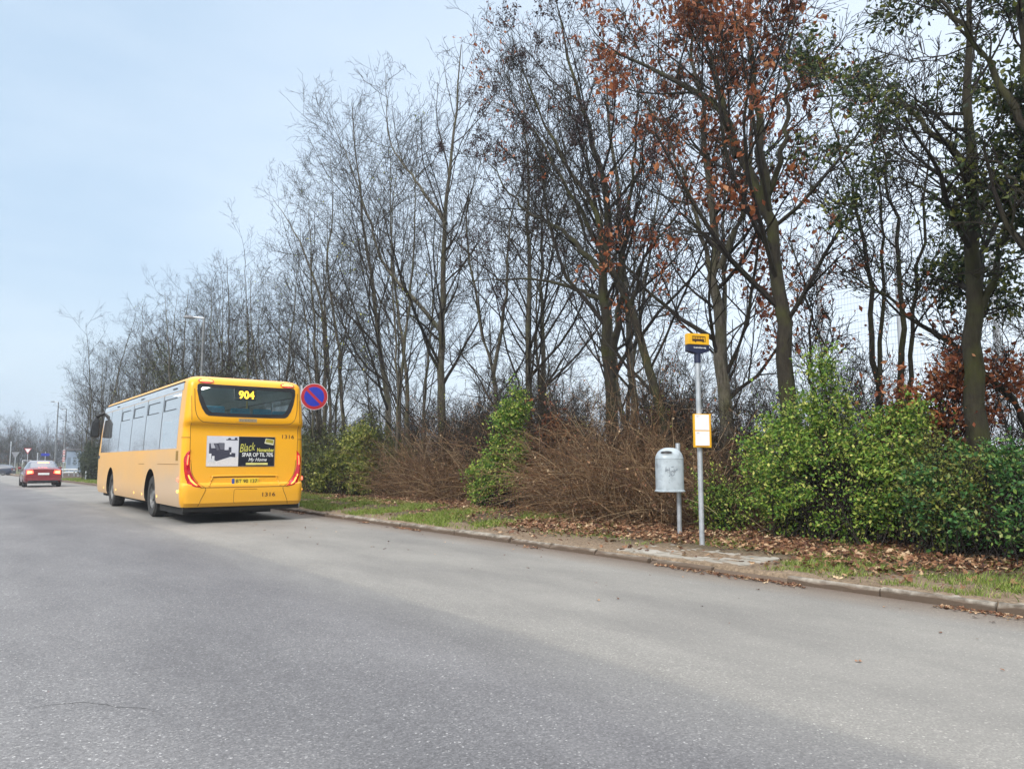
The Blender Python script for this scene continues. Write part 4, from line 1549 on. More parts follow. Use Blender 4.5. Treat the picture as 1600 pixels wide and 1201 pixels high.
for a in np.linspace(0, 2 * pi, 24, endpoint=False):
    th = -pi / 2 - 0.45 + 0.52 * cos(a)
    t = 0.60 + 0.19 * sin(a)
    c, s9 = cos(th), sin(th)
    k = (abs(c) ** 3.2 + abs(s9) ** 3.2) ** (-1 / 3.2)
    rr_ = bw * cos(t) ** .8 + 0.004
    ring.append((cx + rr_ * k * c, cy + rr_ * .9 * k * s9, zs + (zb1 - zs) * sin(t) + 0.004))
inner_ = [dome_pt(-pi / 2 - 0.45 + 0.26 * cos(a), 0.60 + 0.10 * sin(a), 0.005) for a in np.linspace(0, 2 * pi, 24, endpoint=False)]
op.add(ring + inner_ + [dome_pt(-pi / 2 - 0.45, 0.60, 0.006)], [(i, (i + 1) % 24, 24 + (i + 1) % 24, 24 + i) for i in range(24)] + [(24 + i, 24 + (i + 1) % 24, 48) for i in range(24)])
op.build('opening', BLACK, drm)
op = MB()
op.tube(ring + [ring[0]], 0.006, 6, caps=False)
op.build('opening_rim', BINM, drm)
MB().box((-0.06, -0.06, zb0 + 0.1), (0.03, 0.0, zb0 + 0.16)).box((-0.06, -0.06, zb1 - 0.25), (0.03, 0.0, zb1 - 0.19)).build('bracket', STEEL, bin_)
# graffiti scribble on the drum
gr = MB()
fy = lambda x: cy - bw * .9 * max(0.05, (1 - min(1, abs((x - cx) / bw)) ** 3.2)) ** (1 / 3.2) - 0.003
zc = zb0 + (zb1 - zb0) * .47
for st_ in ([(-.10, .06), (-.11, -.02), (-.08, .03), (-.075, -.03)], [(-.10, .02), (-.05, .015)], [(-.055, .05), (-.045, -.06), (-.06, -.08)], [(-.03, .0), (-.02, -.07), (.02, -.06), (.01, .0), (-.02, -.01)], [(-.02, .06), (.02, .065)], [(.02, .03), (.03, -.02), (.05, .015), (.075, .02)], [(-.06, -.135), (-.055, -.14)], [(-.065, -.17), (-.055, -.18)]):
    P = resample(np.c_[np.array(st_), np.zeros(len(st_))], 10)
    gr.tube([(cx + a, fy(cx + a), zc + b) for a, b, _ in P], 0.0028, 4)
gr.build('graffiti', mat('marker_ink', (0.06, 0.07, 0.10), None, 0.6), drm)

# no stopping sign beside the bus
RED = mat('sign_red', (0.36, 0.006, 0.015), (0.32, 0.005, 0.012), 0.35)
BLUE = mat('sign_blue', (0.004, 0.018, 0.34), (0.004, 0.016, 0.30), 0.35)
p = at_d(491, 619.5, 19.6)
ns = empty('no_stopping_sign', (p[0] - 0.06, p[1] + 0.25, float(zv(p[0], p[1]))), 0, 'round blue and red no parking sign just right of the bus', 'road sign')
ns.rotation_euler = (0, 0, -YAW * 0.75)
inv = Matrix.Rotation(YAW * 0.75, 4, 'Z') @ Vector((p[0] - ns.location.x, p[1] - ns.location.y, 0))
ns_c = (inv.x, inv.y, p[2] - ns.location.z)
rd = 0.5 * 42 / 1186 * 19.6
xo = -0.33
MB().tube([(ns_c[0] + xo, ns_c[1] + 0.06, -0.1), (ns_c[0] + xo, ns_c[1] + 0.06, ns_c[2] + 0.3)], 0.03, 12).build('post', STEEL, ns, smooth=True)
MB().box((ns_c[0] + xo, ns_c[1] + 0.02, ns_c[2] - 0.2), (ns_c[0] + 0.2, ns_c[1] + 0.045, ns_c[2] - 0.16)).box((ns_c[0] + xo, ns_c[1] + 0.02, ns_c[2] + 0.16), (ns_c[0] + 0.2, ns_c[1] + 0.045, ns_c[2] + 0.2)).build('bracket', STEEL, ns)


def disc(r, y0, y1, n=48):
    return MB().prism([(ns_c[0] + r * cos(a), ns_c[2] + r * sin(a)) for a in np.linspace(0, 2 * pi, n, endpoint=False)], ns_c[1] + y0, ns_c[1] + y1)


pt = disc(rd, 0.0, 0.018).build('sign_plate', mat('sign_rim_grey', (0.6, 0.6, 0.6), None, 0.4), ns)
disc(rd * .965, -0.004, -0.0005).build('red_ring', RED, pt)
disc(rd * .73, -0.008, -0.0045).build('blue_field', BLUE, pt)
h2, w2 = rd * .80, rd * .095
sl = [(-h2 * .707 - w2 * .707, h2 * .707 - w2 * .707), (-h2 * .707 + w2 * .707, h2 * .707 + w2 * .707), (h2 * .707 + w2 * .707, -h2 * .707 + w2 * .707), (h2 * .707 - w2 * .707, -h2 * .707 - w2 * .707)]
MB().prism([(ns_c[0] + a, ns_c[2] + b) for a, b in sl], ns_c[1] - 0.012, ns_c[1] - 0.0085).build('red_slash', RED, pt)

# ------------------------------------------------------------------ street lamps
LAMPH = mat('lamp_head_grey', (0.24, 0.25, 0.27), None, 0.4, 0.3)
LAMPP = mat('lamp_pole_grey', (0.22, 0.23, 0.24), (0.15, 0.16, 0.165), 0.5, 0.3)


def lamp(px, ytop, dep, arm, label):
    t = at_d(px, ytop, dep)
    z = float(zv(t[0], t[1]))
    o = empty('street_lamp', (t[0], t[1], z), -YAW + pi, label, 'street lamp', 'street lamps along the road')
    h = t[2] - z
    MB().tube([(0, 0, -0.1), (0, 0, h * .3), (0, 0, h)], [0.09, 0.075, 0.05], 12).build('pole', LAMPP, o, smooth=True)
    MB().tube([(0, 0, h), (arm * .55, 0, h + 0.04)], 0.035, 8).build('arm', STEEL, o)
    MB().prism([(arm * .5, h + 0.02), (arm * .55, h + 0.10), (arm * .9, h + 0.10), (arm, h + 0.04), (arm, h + 0.0), (arm * .5, h - 0.02)], -0.12, 0.12).build('lamp_head', LAMPH, o, bevel=0.02)
    return o


lamp(319, 497, 31.5, 0.85, 'street lamp with grey flat head standing among the bare trees above the bus')
lamp(91.5, 628, 76, 0.75, 'tallest distant street lamp above the red sedan')
lamp(104, 639.5, 87, 0.55, 'shorter distant street lamp just right of the tallest one')

# ------------------------------------------------------------------ junction furniture, far off
WT = mat('white_paint', (0.72, 0.72, 0.72), None, 0.5)


def post_sign(name, px, ptop, dep, label, cat):
    t = at_d(px, ptop, dep)
    z = float(zv(t[0], t[1]))
    o = empty(name, (t[0], t[1], z), -YAW * 0.6, label, cat)
    return o, t[2] - z


o_, h = post_sign('yield_sign', 44, 700, 96, 'white and red triangular give way sign at the far junction', 'road sign')
MB().tube([(0, 0, -0.1), (0, 0, h)], 0.04, 10).build('post', STEEL, o_)
tp = MB().prism([(-0.44, h), (0.44, h), (0.0, h - 0.76)], -0.07, -0.05).build('sign_plate', RED, o_)
MB().prism([(-0.32, h - 0.07), (0.32, h - 0.07), (0.0, h - 0.62)], -0.078, -0.072).build('white_field', WT, tp)
o_, h = post_sign('direction_sign', 71, 708, 100, 'small blue direction sign on a post behind the red sedan', 'road sign')
MB().tube([(0, 0, -0.1), (0, 0, h + 0.2)], 0.04, 10).build('post', STEEL, o_)
MB().prism([(-0.48, h), (0.42, h), (0.55, h - 0.17), (0.42, h - 0.34), (-0.48, h - 0.34)], -0.07, -0.045).build('sign_plate', BLUE, o_)
o_, h = post_sign('marker_post', 100.5, 703, 72, 'red and white striped marker boards on a post beside the lamps', 'road sign')
MB().tube([(0, 0, -0.1), (0, 0, h + 0.1)], 0.03, 10).build('post', STEEL, o_)
for zq in (0.0, 0.62):
    b_ = MB().prism([(-0.1, h - zq), (0.1, h - zq), (0.1, h - zq - 0.5), (-0.1, h - zq - 0.5)], -0.06, -0.045).build('marker_board', WT, o_)
    for k in range(3):
        MB().prism([(-0.1, h - zq - 0.06 - k * .16), (0.1, h - zq - 0.0 - k * .16 - .02), (0.1, h - zq - 0.08 - k * .16 - .02), (-0.1, h - zq - 0.14 - k * .16)], -0.068, -0.0605).build('red_stripe', RED, b_)
for px, pt_, dep, lab in ((59, 708, 98, 'thin grey pole between the give way sign and the blue sign'), (17.5, 690, 105, 'thin pale pole above the dark blue hatchback')):
    o_, h = post_sign('pole', px, pt_, dep, lab, 'pole')
    MB().tube([(0, 0, -0.1), (0, 0, h)], 0.06, 10).tube([(0, 0, h), (0, 0, h + 0.06)], 0.075, 10).build('pole_shaft', STEEL, o_, smooth=True)
o_, h = post_sign('sign_back', 24.5, 706, 104, 'grey back of a sign on a post left of the give way sign', 'road sign')
MB().tube([(0, 0, -0.1), (0, 0, h)], 0.05, 10).build('post', STEEL, o_)
MB().prism([(-0.5, h), (0.5, h), (0.08, h - 0.75), (-0.08, h - 0.75)], -0.07, -0.045).build('sign_plate', LAMPH, o_)
# white railing frame
o_, h = post_sign('railing_frame', 42, 719, 100, 'white tubular frame below the give way sign', 'railing')
MB().tube([(-0.5, 0, -0.1), (-0.5, 0, h), (0.5, 0, h), (0.5, 0, -0.1)], 0.05, 8).build('frame', WT, o_)
# guard rail bending away
gp = [at_d(97, 735, 78), at_d(108, 735, 77), at_d(116, 737.5, 75), at_d(122, 740, 73)]
o_ = empty('guard_rail', (gp[0][0], gp[0][1], float(zv(gp[0][0], gp[0][1]))), 0, 'pale steel guard rail bending away right of the red sedan', 'guard rail')
loc = np.array(o_.location)
pts = [np.array([q[0], q[1], float(zv(q[0], q[1])) + 0.66]) - loc for q in gp]
for dz in (0.0, -0.30):
    MB().tube(resample([q + np.array([0, 0, dz]) for q in pts], 14), 0.09, 6).build('rail', mat('pale_rail', (0.62, 0.63, 0.62), None, 0.4), o_)
for q in pts:
    MB().box((q[0] - .05, q[1] - .05, q[2] - 0.75), (q[0] + .05, q[1] + .05, q[2] + 0.05)).build('rail_post', STEEL, o_)
# small post by the hedge
p = at_z(147, 748, 0.0)
o_ = empty('bollard', (8.3, p[1], float(zv(8.3, p[1]))), 0, 'short grey post at the verge edge by the dark hedge', 'bollard')
MB().tube([(0, 0, -0.1), (0, 0, 0.62)], 0.06, 10).lathe([(0.065, 0.6), (0.05, 0.66), (0.0, 0.68)], 10).build('shaft', STEEL, o_)


# buildings seen between the trees
def building(px0, px1, ytop, dep, label, wall, roofm, floors, cols):
    a, b = at_d(px0, ytop, dep), at_d(px1, ytop, dep)
    w = float(np.linalg.norm((b - a)[:2]))
    h = float(a[2]) + 1.0
    o = empty('building', ((a[0] + b[0]) / 2, (a[1] + b[1]) / 2, -0.6), -YAW, label, 'building')
    wl = MB().box((-w / 2, 0, -1), (w / 2, 9, h)).build('wall', wall, o)
    MB().box((-w / 2 - .2, -.2, h + 0.002), (w / 2 + .2, 9.2, h + 0.35)).build('roof', roofm, o)
    for f in range(floors):
        for c in range(cols):
            x = -w / 2 + w * (c + 0.5) / cols
            z = h * (f + 0.55) / floors
            wn = MB().box((x - w / cols * .28, -0.03, z - .6), (x + w / cols * .28, 0.05, z + .6)).build('window', mat('building_window', (0.12, 0.16, 0.21), None, 0.3), o)
    return o


BLUEW = mat('blue_grey_cladding', (0.20, 0.26, 0.34), (0.17, 0.22, 0.30), 0.7, scale=0.5)
DARKR = mat('dark_roof', (0.10, 0.10, 0.11), None, 0.8)
building(104, 131, 708, 118, 'low blue grey shed beyond the guard rail', BLUEW, DARKR, 1, 3)

# ------------------------------------------------------------------ tall ball fence behind the trees
FX = 22.0
fo = empty('ball_fence', (FX, 10.6, 0.2), 0, 'tall wire mesh ball fence on grey posts behind the right hand trees', 'fence')
FHT = 8.0
NETM = mat('net_wire', (0.22, 0.24, 0.27), None, 0.6)
FENP = mat('fence_post_grey', (0.42, 0.45, 0.50), (0.34, 0.37, 0.42), 0.6)
ymax = 2.6
for yy in np.arange(-7.5, ymax, 2.5):
    MB().tube([(0, yy, -0.3), (0, yy, FHT)], 0.085, 10).lathe([(0.075, FHT), (0.05, FHT + 0.04), (0.0, FHT + 0.05)], 10, 'z', (0, yy, 0)).build('post', FENP, fo, smooth=True)
vy = np.arange(-7.5, ymax - 0.05, 0.10)
P = np.stack([np.stack([np.full_like(vy, 0.08), vy, np.full_like(vy, 0.1)], 1), np.stack([np.full_like(vy, 0.08), vy, np.full_like(vy, FHT - 0.1)], 1)], 1)
hz = np.arange(0.1, FHT, 0.2)
Q = np.stack([np.stack([np.full_like(hz, 0.09), np.full_like(hz, -7.5), hz], 1), np.stack([np.full_like(hz, 0.09), np.full_like(hz, ymax - 0.1), hz], 1)], 1)
V, Fq = merge([tubes(P, np.full(P.shape[:2], 0.0032), 3), tubes(Q, np.full(Q.shape[:2], 0.005), 3)])
link('netting', np_mesh('netting', V, Fq, NETM), fo)

# ------------------------------------------------------------------ trees


def px_path(pts, x, base):
    return [at_x(a, b, x) - base for a, b in pts]


def featured(name, seed, x, stems, radii, label, spec=None, bark=BARK, twig=TWIG, foliage=(), dx=None):
    b = at_x(stems[0][0][0], stems[0][0][1], x)
    base = np.array([b[0], b[1], float(zv(b[0], b[1])) - 0.05])
    paths = []
    for i, s in enumerate(stems):
        P = [at_x(a, c, x + (dx[i] * k / len(s) if dx else 0)) - base for k, (a, c) in enumerate(s)]
        if i == 0 or s[0][1] > 700:
            P[0][2] = -0.1
        paths.append(P)
    return put_tree(name, build_tree(seed, paths, radii, spec, bark, twig, foliage), base, label)


R = lambda pr: (lambda P, rng: rng.random(len(P)) < pr)


def clumped(thr, s, seed):
    return lambda P, rng: (snoise(P[:, 0] + P[:, 2] * .7, P[:, 1] + P[:, 2], s, seed) > thr)


featured('bare_tree', 21, 13.5, [[(692, 750), (690, 600), (692, 400), (706, 230), (722, 70)], [(691, 520), (650, 470), (600, 410), (560, 290), (520, 190)], [(697, 350), (655, 290), (610, 220), (602, 110)]], [0.21, 0.10, 0.085],
         'tall straight bare tree rising highest left of the bus stop', dict(n1=27, a1=0.7, l1=0.36, t1=0.22))
featured('bare_tree', 22, 14.2, [[(614, 750), (602, 600), (578, 430), (562, 300), (550, 160)], [(640, 750), (632, 560), (612, 400), (610, 240)]], [0.17, 0.13],
         'bare tree with two close trunks left of the tallest one', dict(n1=26, l1=0.38))
featured('bare_tree', 23, 14.6, [[(830, 750), (826, 600), (827, 420), (822, 240), (815, 110)]], [0.16],
         'straight bare tree above the narrow green bush', dict(n1=28))
featured('alder_tree', 24, 12.2, [[(968, 750), (952, 600), (943, 430), (950, 330), (900, 130), (870, 10)], [(943, 430), (880, 362), (810, 320), (748, 225)], [(948, 470), (860, 440), (790, 436), (728, 440)], [(953, 600), (972, 430), (985, 300), (1000, 120)], [(944, 400), (890, 300), (830, 200), (760, 150)]], [0.20, 0.085, 0.07, 0.12, 0.075],
         'dark alder with drooping purple brown clusters left of the bus stop', dict(n1=20, l1=0.38, t1=0.2), BARK_D, TWIG_D,
         [(L_PURP, 15000, 0.065, 0.05, clumped(0.60, 1.9, 3), 0.6)])
featured('leaning_tree', 25, 11.6, [[(1058, 750), (1030, 640), (985, 480), (958, 425), (930, 330), (862, 215), (800, 60)], [(985, 480), (1010, 400), (1060, 330), (1080, 250)]], [0.14, 0.06],
         'tree leaning left with a bent trunk right behind the litter bin', dict(n1=20, l1=0.34), BARK_D, TWIG_D, [(L_OAK, 500, 0.10, 0.07, clumped(0.7, 2.0, 8), 0.8)])
featured('oak_tree', 26, 11.9, [[(1146, 750), (1130, 600), (1118, 420), (1108, 280), (1092, 150), (1075, -20)], [(1122, 470), (1085, 330), (1045, 220), (985, 120)], [(1125, 420), (1165, 300), (1175, 150), (1170, -10)]], [0.19, 0.07, 0.08],
         'oak with clinging brown leaves right behind the bus stop pole', dict(n1=21, l1=0.36, t1=0.2), BARK, TWIG_D, [(L_OAK, 4400, 0.125, 0.08, lambda P, rng: snoise(P[:, 0] + P[:, 2], P[:, 1] + P[:, 2], 3.4, 5) > 0.49 + 0.016 * P[:, 2], 0.8)])
featured('oak_tree', 27, 11.1, [[(1250, 750), (1230, 580), (1215, 430), (1195, 320), (1150, 240), (1120, 165), (1040, 118), (930, 70)], [(1198, 335), (1188, 220), (1176, 90), (1165, -60)], [(1152, 245), (1125, 150), (1100, 40), (1085, -60)], [(1195, 320), (1225, 230), (1230, 100), (1250, -40)]], [0.20, 0.12, 0.09, 0.07],
         'mossy oak forking into heavy limbs, brown leaves on its left side', dict(n1=20, l1=0.34, t1=0.25), BARK_D, TWIG_D, [(L_OAK, 3600, 0.125, 0.08, lambda P, rng: (snoise(P[:, 0] + P[:, 2], P[:, 1] - P[:, 2] * .5, 3.4, 6) > 0.49 + 0.016 * P[:, 2]) & (P[:, 1] > -0.7), 0.8)])
featured('thin_stemmed_tree', 28, 12.6, [[(1378, 745), (1362, 470), (1340, 330), (1312, 230), (1290, 90)], [(1402, 745), (1410, 520), (1390, 300), (1365, 120)], [(1405, 745), (1430, 470), (1445, 300), (1470, 100)], [(1380, 700), (1378, 470), (1375, 300), (1340, 150)]], [0.085, 0.09, 0.07, 0.06],
         'dark tree of four thin stems above the big green bush', dict(n1=10, n3=4, n4=2, l1=0.24, t1=0.4), BARK_D, TWIG_D, [(L_DARK, 1500, 0.075, 0.07, clumped(0.62, 1.5, 12), 0.3)])
featured('thin_stemmed_tree', 29, 12.0, [[(1290, 745), (1268, 600), (1265, 470), (1240, 380), (1236, 300)], [(1300, 745), (1285, 560), (1268, 480), (1300, 420), (1310, 380)]], [0.055, 0.05],
         'slender sapling between the mossy oak and the big bush', dict(n1=9, n3=4, n4=2, l1=0.22, t1=0.4), BARK_D, TWIG_D, [(L_OAK, 260, 0.10, 0.06, None, 0.7)])
featured('leafy_tree', 30, 10.2, [[(1532, 760), (1522, 570), (1518, 400), (1515, 200), (1512, 60), (1508, -120)], [(1535, 480), (1560, 400), (1590, 300), (1640, 230)], [(1512, 260), (1420, 170), (1350, 150), (1270, 150)], [(1515, 360), (1450, 300), (1380, 270)]], [0.19, 0.06, 0.06, 0.05],
         'large dark trunked tree with small green leaves at the right', dict(n1=22, n3=4, n4=2, a1=1.0, l1=0.26, t1=0.34, up=0.04, flat=0.3), BARK_D, TWIG_D,
         [(L_DARK, 9500, 0.08, 0.09, lambda P, rng: (snoise(P[:, 0] + P[:, 2] * .6, P[:, 1] + P[:, 2], 1.6, 14) > 0.49) & (P[:, 2] > 2.6), 0.2)])
featured('leafy_tree', 31, 8.9, [[(1660, 790), (1650, 500), (1610, 180), (1595, 40), (1590, -120)], [(1620, 240), (1540, 90), (1480, 10), (1400, -60)], [(1632, 330), (1560, 260), (1500, 240)]], [0.17, 0.06, 0.04],
         'green leaved tree overhanging the upper right corner', dict(n1=18, n3=4, n4=2, a1=1.0, l1=0.24, t1=0.34, up=0.02, flat=0.3), BARK_D, TWIG_D,
         [(L_DARK, 7500, 0.08, 0.07, lambda P, rng: (snoise(P[:, 0] + P[:, 2] * .6, P[:, 1] + P[:, 2], 1.6, 18) > 0.5) & (P[:, 2] > 2.4), 0.2)])
featured('fallen_leaning_tree', 32, 11.0, [[(1640, 720), (1600, 655), (1537, 584), (1500, 548), (1440, 505), (1368, 452), (1300, 410)]], [0.095],
         'bare leaning trunk slanting up to the left behind the dark trunked tree', dict(n1=12, l1=0.24, t1=0.3, up=0.15), BARK_D, TWIG_D, [(L_OAK, 160, 0.09, 0.06, None, 0.7)])
featured('bare_tree', 33, 14.0, [[(780, 750), (772, 600), (745, 480), (730, 330), (760, 230)], [(770, 590), (790, 470), (800, 330), (850, 200)]], [0.11, 0.08],
         'thin bare tree with a forked trunk between the two straight ones', dict(n1=26, l1=0.34))
featured('bare_tree', 34, 13.2, [[(505, 750), (508, 600), (502, 480), (470, 380), (425, 310)], [(540, 750), (530, 560), (512, 420), (520, 320), (515, 240)]], [0.13, 0.12],
         'bare tree with twin trunks right behind the no parking sign', dict(n1=18, l1=0.30), BARK, TWIG, [(L_IVY, 500, 0.06, 0.06, clumped(0.68, 1.6, 22), 0.2)])

# belt trees: seven kinds, copied along the belt
kinds = []
for q in range(7):
    r = np.random.default_rng(100 + q)
    ht = r.uniform(12.5, 15.5)
    ns_ = [1, 2, 1, 3, 2, 1, 2][q]
    stems, rad = [], []
    for s in range(ns_):
        lx_, ly_ = r.normal(size=2) * (0.5 if ns_ == 1 else 1.2)
        stems.append([(s * .22, 0, -0.1), (s * .22 + lx_ * .25, ly_ * .25, ht * .3), (lx_ * .6 + r.normal() * .25, ly_ * .6 + r.normal() * .25, ht * .65), (lx_, ly_, ht * (1 if s == 0 else r.uniform(.75, .95)))])
        rad.append(r.uniform(0.11, 0.17) if s == 0 else r.uniform(0.08, 0.12))
    fol = []
    if q == 5:
        fol = [(L_IVY, 700, 0.07, 0.10, clumped(0.7, 1.2, 30), 0.3)]
    if q == 3:
        fol = [(L_PURP, 1800, 0.05, 0.05, clumped(0.66, 1.3, 31), 0.3)]
    if q == 6:
        fol = [(L_YEL, 300, 0.09, 0.08, clumped(0.74, 1.3, 33), 0.3)]
    kinds.append(build_tree(200 + q, stems, rad, dict(n1=int(25 / ns_ ** .5), n2=8, n3=5, n4=3, l1=0.42, t1=0.16, a1=0.72), BARK, TWIG, fol))

r = np.random.default_rng(55)
count = 0
for row, x0 in enumerate((12.6, 15.4, 18.4)):
    y = (19.0, 14.5, 13.5)[row]
    while y < 84:
        x = x0 + r.normal() * 0.7 - (2.2 if y > 24 else 0)
        q = int(r.integers(0, 7))
        sc = r.uniform(0.82, 1.08)
        if y > 22:
            sc *= 0.77
        ok = True
        if row == 0 and y < 22 or (row == 1 and y < 11 and r.random() < 0.4):
            ok = False
        if ok:
            put_tree('bare_tree', kinds[q], (x, y, float(zv(x, y)) - 0.05),
                     ('bare tree in the long belt beside the road, beyond the bus' if y > 27 else 'bare tree standing in the back rows of the belt behind the front trunks'),
                     'bare trees of the roadside belt' if y > 27 else 'bare trees in the back rows', r.uniform(0, 6.28), sc)
            count += 1
        y += r.uniform(2.6, 4.4) * (1.0 if row == 0 else 1.55)

# saplings and young growth filling the belt below the crowns
SAP = []
for q in range(4):
    rr = np.random.default_rng(700 + q)
    st_ = []
    for k in range(6):
        hx, hy = rr.normal(size=2) * .9
        hh = rr.uniform(2.2, 4.6)
        st_.append([(hx * .12, hy * .12, -.1), (hx * .4, hy * .4, hh * .4), (hx * .8, hy * .8, hh * .75), (hx * 1.1, hy * 1.1, hh)])
    SAP.append(build_tree(720 + q, st_, list(rr.uniform(.018, .04, 6)), dict(n1=13, n2=7, n3=5, n4=2, l1=.40, t1=.1, a1=.7, twig_r=.0042), TWIG, TWIG, [[], [(L_OAK, 260, .08, .06, clumped(.62, 2, 5), .6)], [], [(L_YEL, 350, .07, .06, clumped(.6, 2, 9), .3)]][q]))
r = np.random.default_rng(91)
for k in range(56):
    y = 2.5 + 66 * r.random() ** 1.2
    if y < 13 and k % 3:
        y += 12
    x = r.uniform(12.4, 19.5) - (1.5 if y > 26 else 0)
    put_tree('sapling', SAP[k % 4], (x, y, float(zv(x, y)) - .03), 'thin many stemmed sapling growing between the trunks of the belt', 'saplings between the trunks', r.uniform(0, 6.28), r.uniform(.65, 1.05), 'sapling')

for k in range(26):
    y = 6.5 + 13.5 * (k + r.random()) / 26
    x = r.uniform(11.3, 13.2)
    put_tree('twiggy_shrub', SAP[k % 4], (x, y, float(zv(x, y)) - .03), 'leafless twiggy shrub in the thicket behind the bin and the narrow bush', 'twiggy shrubs of the thicket', r.uniform(0, 6.28), r.uniform(.5, .8), 'shrub')

# dense dark understorey trees beside the lamp (ivy covered)
IVY = build_tree(300, [[(0, 0, -.1), (.1, .1, 2), (.3, -.1, 4.5), (.2, .2, 7)], [(.2, 0, -.1), (.8, .3, 2.5), (1.2, .4, 5.2)], [(-.2, .1, -.1), (-.7, -.3, 2.2), (-1.1, -.5, 4.8)]], [.09, .07, .07], dict(n1=16, n2=7, n3=5, n4=3, l1=.34, t1=.15), BARK_D, TWIG_D, [(L_IVY, 9000, 0.075, 0.10, clumped(0.40, 1.4, 40), 0.2)])
for (px, dep, sc, lab) in ((268, 44, 1.15, 'dark ivy covered tree behind the bus roof, left of the lamp'), (352, 36, 1.0, 'dark ivy covered tree behind the bus roof, right of the lamp')):
    t = at_d(px, 700, dep)
    put_tree('ivy_tree', IVY, (t[0], t[1], float(zv(t[0], t[1]))), lab, None, px, sc)

# far wood at the end of the road
FARG = 'hazy trees beyond the junction'
r = np.random.default_rng(77)
for k in range(80):
    px = -190 + 5.6 * k + r.normal() * 4
    if px > 230:
        break
    dep = r.uniform(118, 165)
    t = at_d(px, 700, dep)
    sc = r.uniform(0.50, 0.70) * dep / 140
    if 40 < px < 62:
        sc *= 0.95
    put_tree('far_tree', kinds[int(r.integers(0, 7))], (t[0], t[1], -0.7), 'hazy bare tree in the far wood beyond the junction', FARG, r.uniform(0, 6.28), sc)
for k in range(20):
    t = at_d(-60 + 12 * k + r.normal() * 3, 700, r.uniform(108, 150))
    if t[0] < 10 and t[1] < 128:
        continue
    put_tree('far_scrub', SAP[k % 4], (t[0], t[1], -0.65), 'hazy low scrub at the foot of the far wood', 'scrub below the far wood', r.uniform(0, 6.28), r.uniform(1.0, 1.7), 'shrub')
# far hedgerow across the playing field, seen between the trunks
for k in range(34):
    px = 420 + 37 * k + r.normal() * 8
    dep = r.uniform(62, 85)
    t = at_d(px, 700, dep)
    put_tree('far_tree', kinds[int(r.integers(0, 7))], (t[0], t[1], -0.2), 'small bare tree across the field behind the belt', 'far trees across the field', r.uniform(0, 6.28), r.uniform(0.26, 0.46))
# trees on the other side of the road (mirrored in the bus windows)
for k in range(26):
    y = 132 + k * 3 + r.normal()
    put_tree('bare_tree', kinds[k % 7], (-15 + r.normal() * 2, y, float(zg(y)) - 0.05), 'bare tree on the far side of the road', 'bare trees on the left side', r.uniform(0, 6.28), r.uniform(0.45, 0.65))

# ------------------------------------------------------------------ shrubs and brambles


def shrub(name, seed, loc, lobes, n, size, m, label, stem_m=TWIG, shoots=40, clusters=160, sig=0.12, cat='shrub', nst=26):
    rng = np.random.default_rng(seed)
    o = empty(name, loc, 0, label, cat)
    lob = np.array(lobes, float)
    wgt = lob[:, 3] * lob[:, 4] * lob[:, 5]
    li = rng.choice(len(lob), clusters, p=wgt / wgt.sum())
    d = unit(rng.normal(size=(clusters, 3)))
    rad = rng.uniform(0.35, 1.0, clusters)[:, None] ** 0.55
    cc = lob[li, :3] + d * lob[li, 3:] * rad
    cc = cc[cc[:, 2] > 0.05]
    # stems from the base to the clusters
    K = 6
    b0 = np.c_[rng.normal(size=(len(cc), 2)) * np.array([lob[:, 3].max() * .35, lob[:, 4].max() * .35]), np.zeros(len(cc))]
    b0[:, 0] += lob[0, 0]
    tt = np.linspace(0, 1, K)[None, :, None]
    bow = np.array([0, 0, 0.25]) * np.sin(tt * pi) * cc[:, None, 2:3]
    P = b0[:, None] * (1 - tt) + cc[:, None] * tt + bow + rng.normal(size=(len(cc), K, 3)) * 0.03 * (tt > 0)
    Rr = np.broadcast_to(np.linspace(0.011, 0.004, K), (len(cc), K))
    parts_ = [tubes(P, Rr, 3)]
    # shoots: short leafy twigs leaving each cluster outwards
    ns2 = 6
    q = rng.integers(0, len(cc), len(cc) * ns2)
    dd = unit(rng.normal(size=(len(q), 3)) + np.array([0, 0, 0.55]) + 0.7 * unit(cc[q] - lob[0, :3]))
    P2, R2 = grow(cc[q], dd, rng.uniform(0.12, 0.42, len(q)) * (sig / 0.12), np.full(len(q), 0.0035), 4, 0.25, 0.05, rng, 0.5)
    parts_.append(tubes(P2, R2, 3))
    # long stray shoots breaking the outline, some nearly bare
    q = rng.integers(0, len(cc), shoots * 2)
    dd = unit(rng.normal(size=(len(q), 3)) * .5 + np.array([0, 0, 1.0]) + 0.5 * unit(cc[q] - lob[0, :3]))
    P3, R3 = grow(cc[q], dd, rng.uniform(0.3, 0.85, len(q)) * (sig / .12), np.full(len(q), 0.004), 6, 0.12, -0.02, rng, 0.5)
    parts_.append(tubes(P3, R3, 3))
    stray = leaf_points(P3[: len(P3) * 2 // 3], shoots * 14, rng, size * .6)
    link('stems', np_mesh('stems', *merge(parts_), stem_m), o)
    pts = np.concatenate([leaf_points(P2, int(n * .7), rng, size * .5), cc[rng.integers(0, len(cc), n - int(n * .7))] + rng.normal(size=(n - int(n * .7), 3)) * sig])
    pts = np.concatenate([pts, stray])
    pts = pts[pts[:, 2] > 0.02]
    link('foliage', np_mesh('foliage', *leaves(pts, size, rng, 0.15, 0.6), m), o)
    return o


def on_verge(px, py, x):
    """a point on the verge, x metres from the camera line, seen under pixel column px"""
    d = ray(px, py)
    t = x / d[0]
    y_ = (d * t)[1]
    return np.array([x, y_, float(zv(x, y_)) - 0.02])


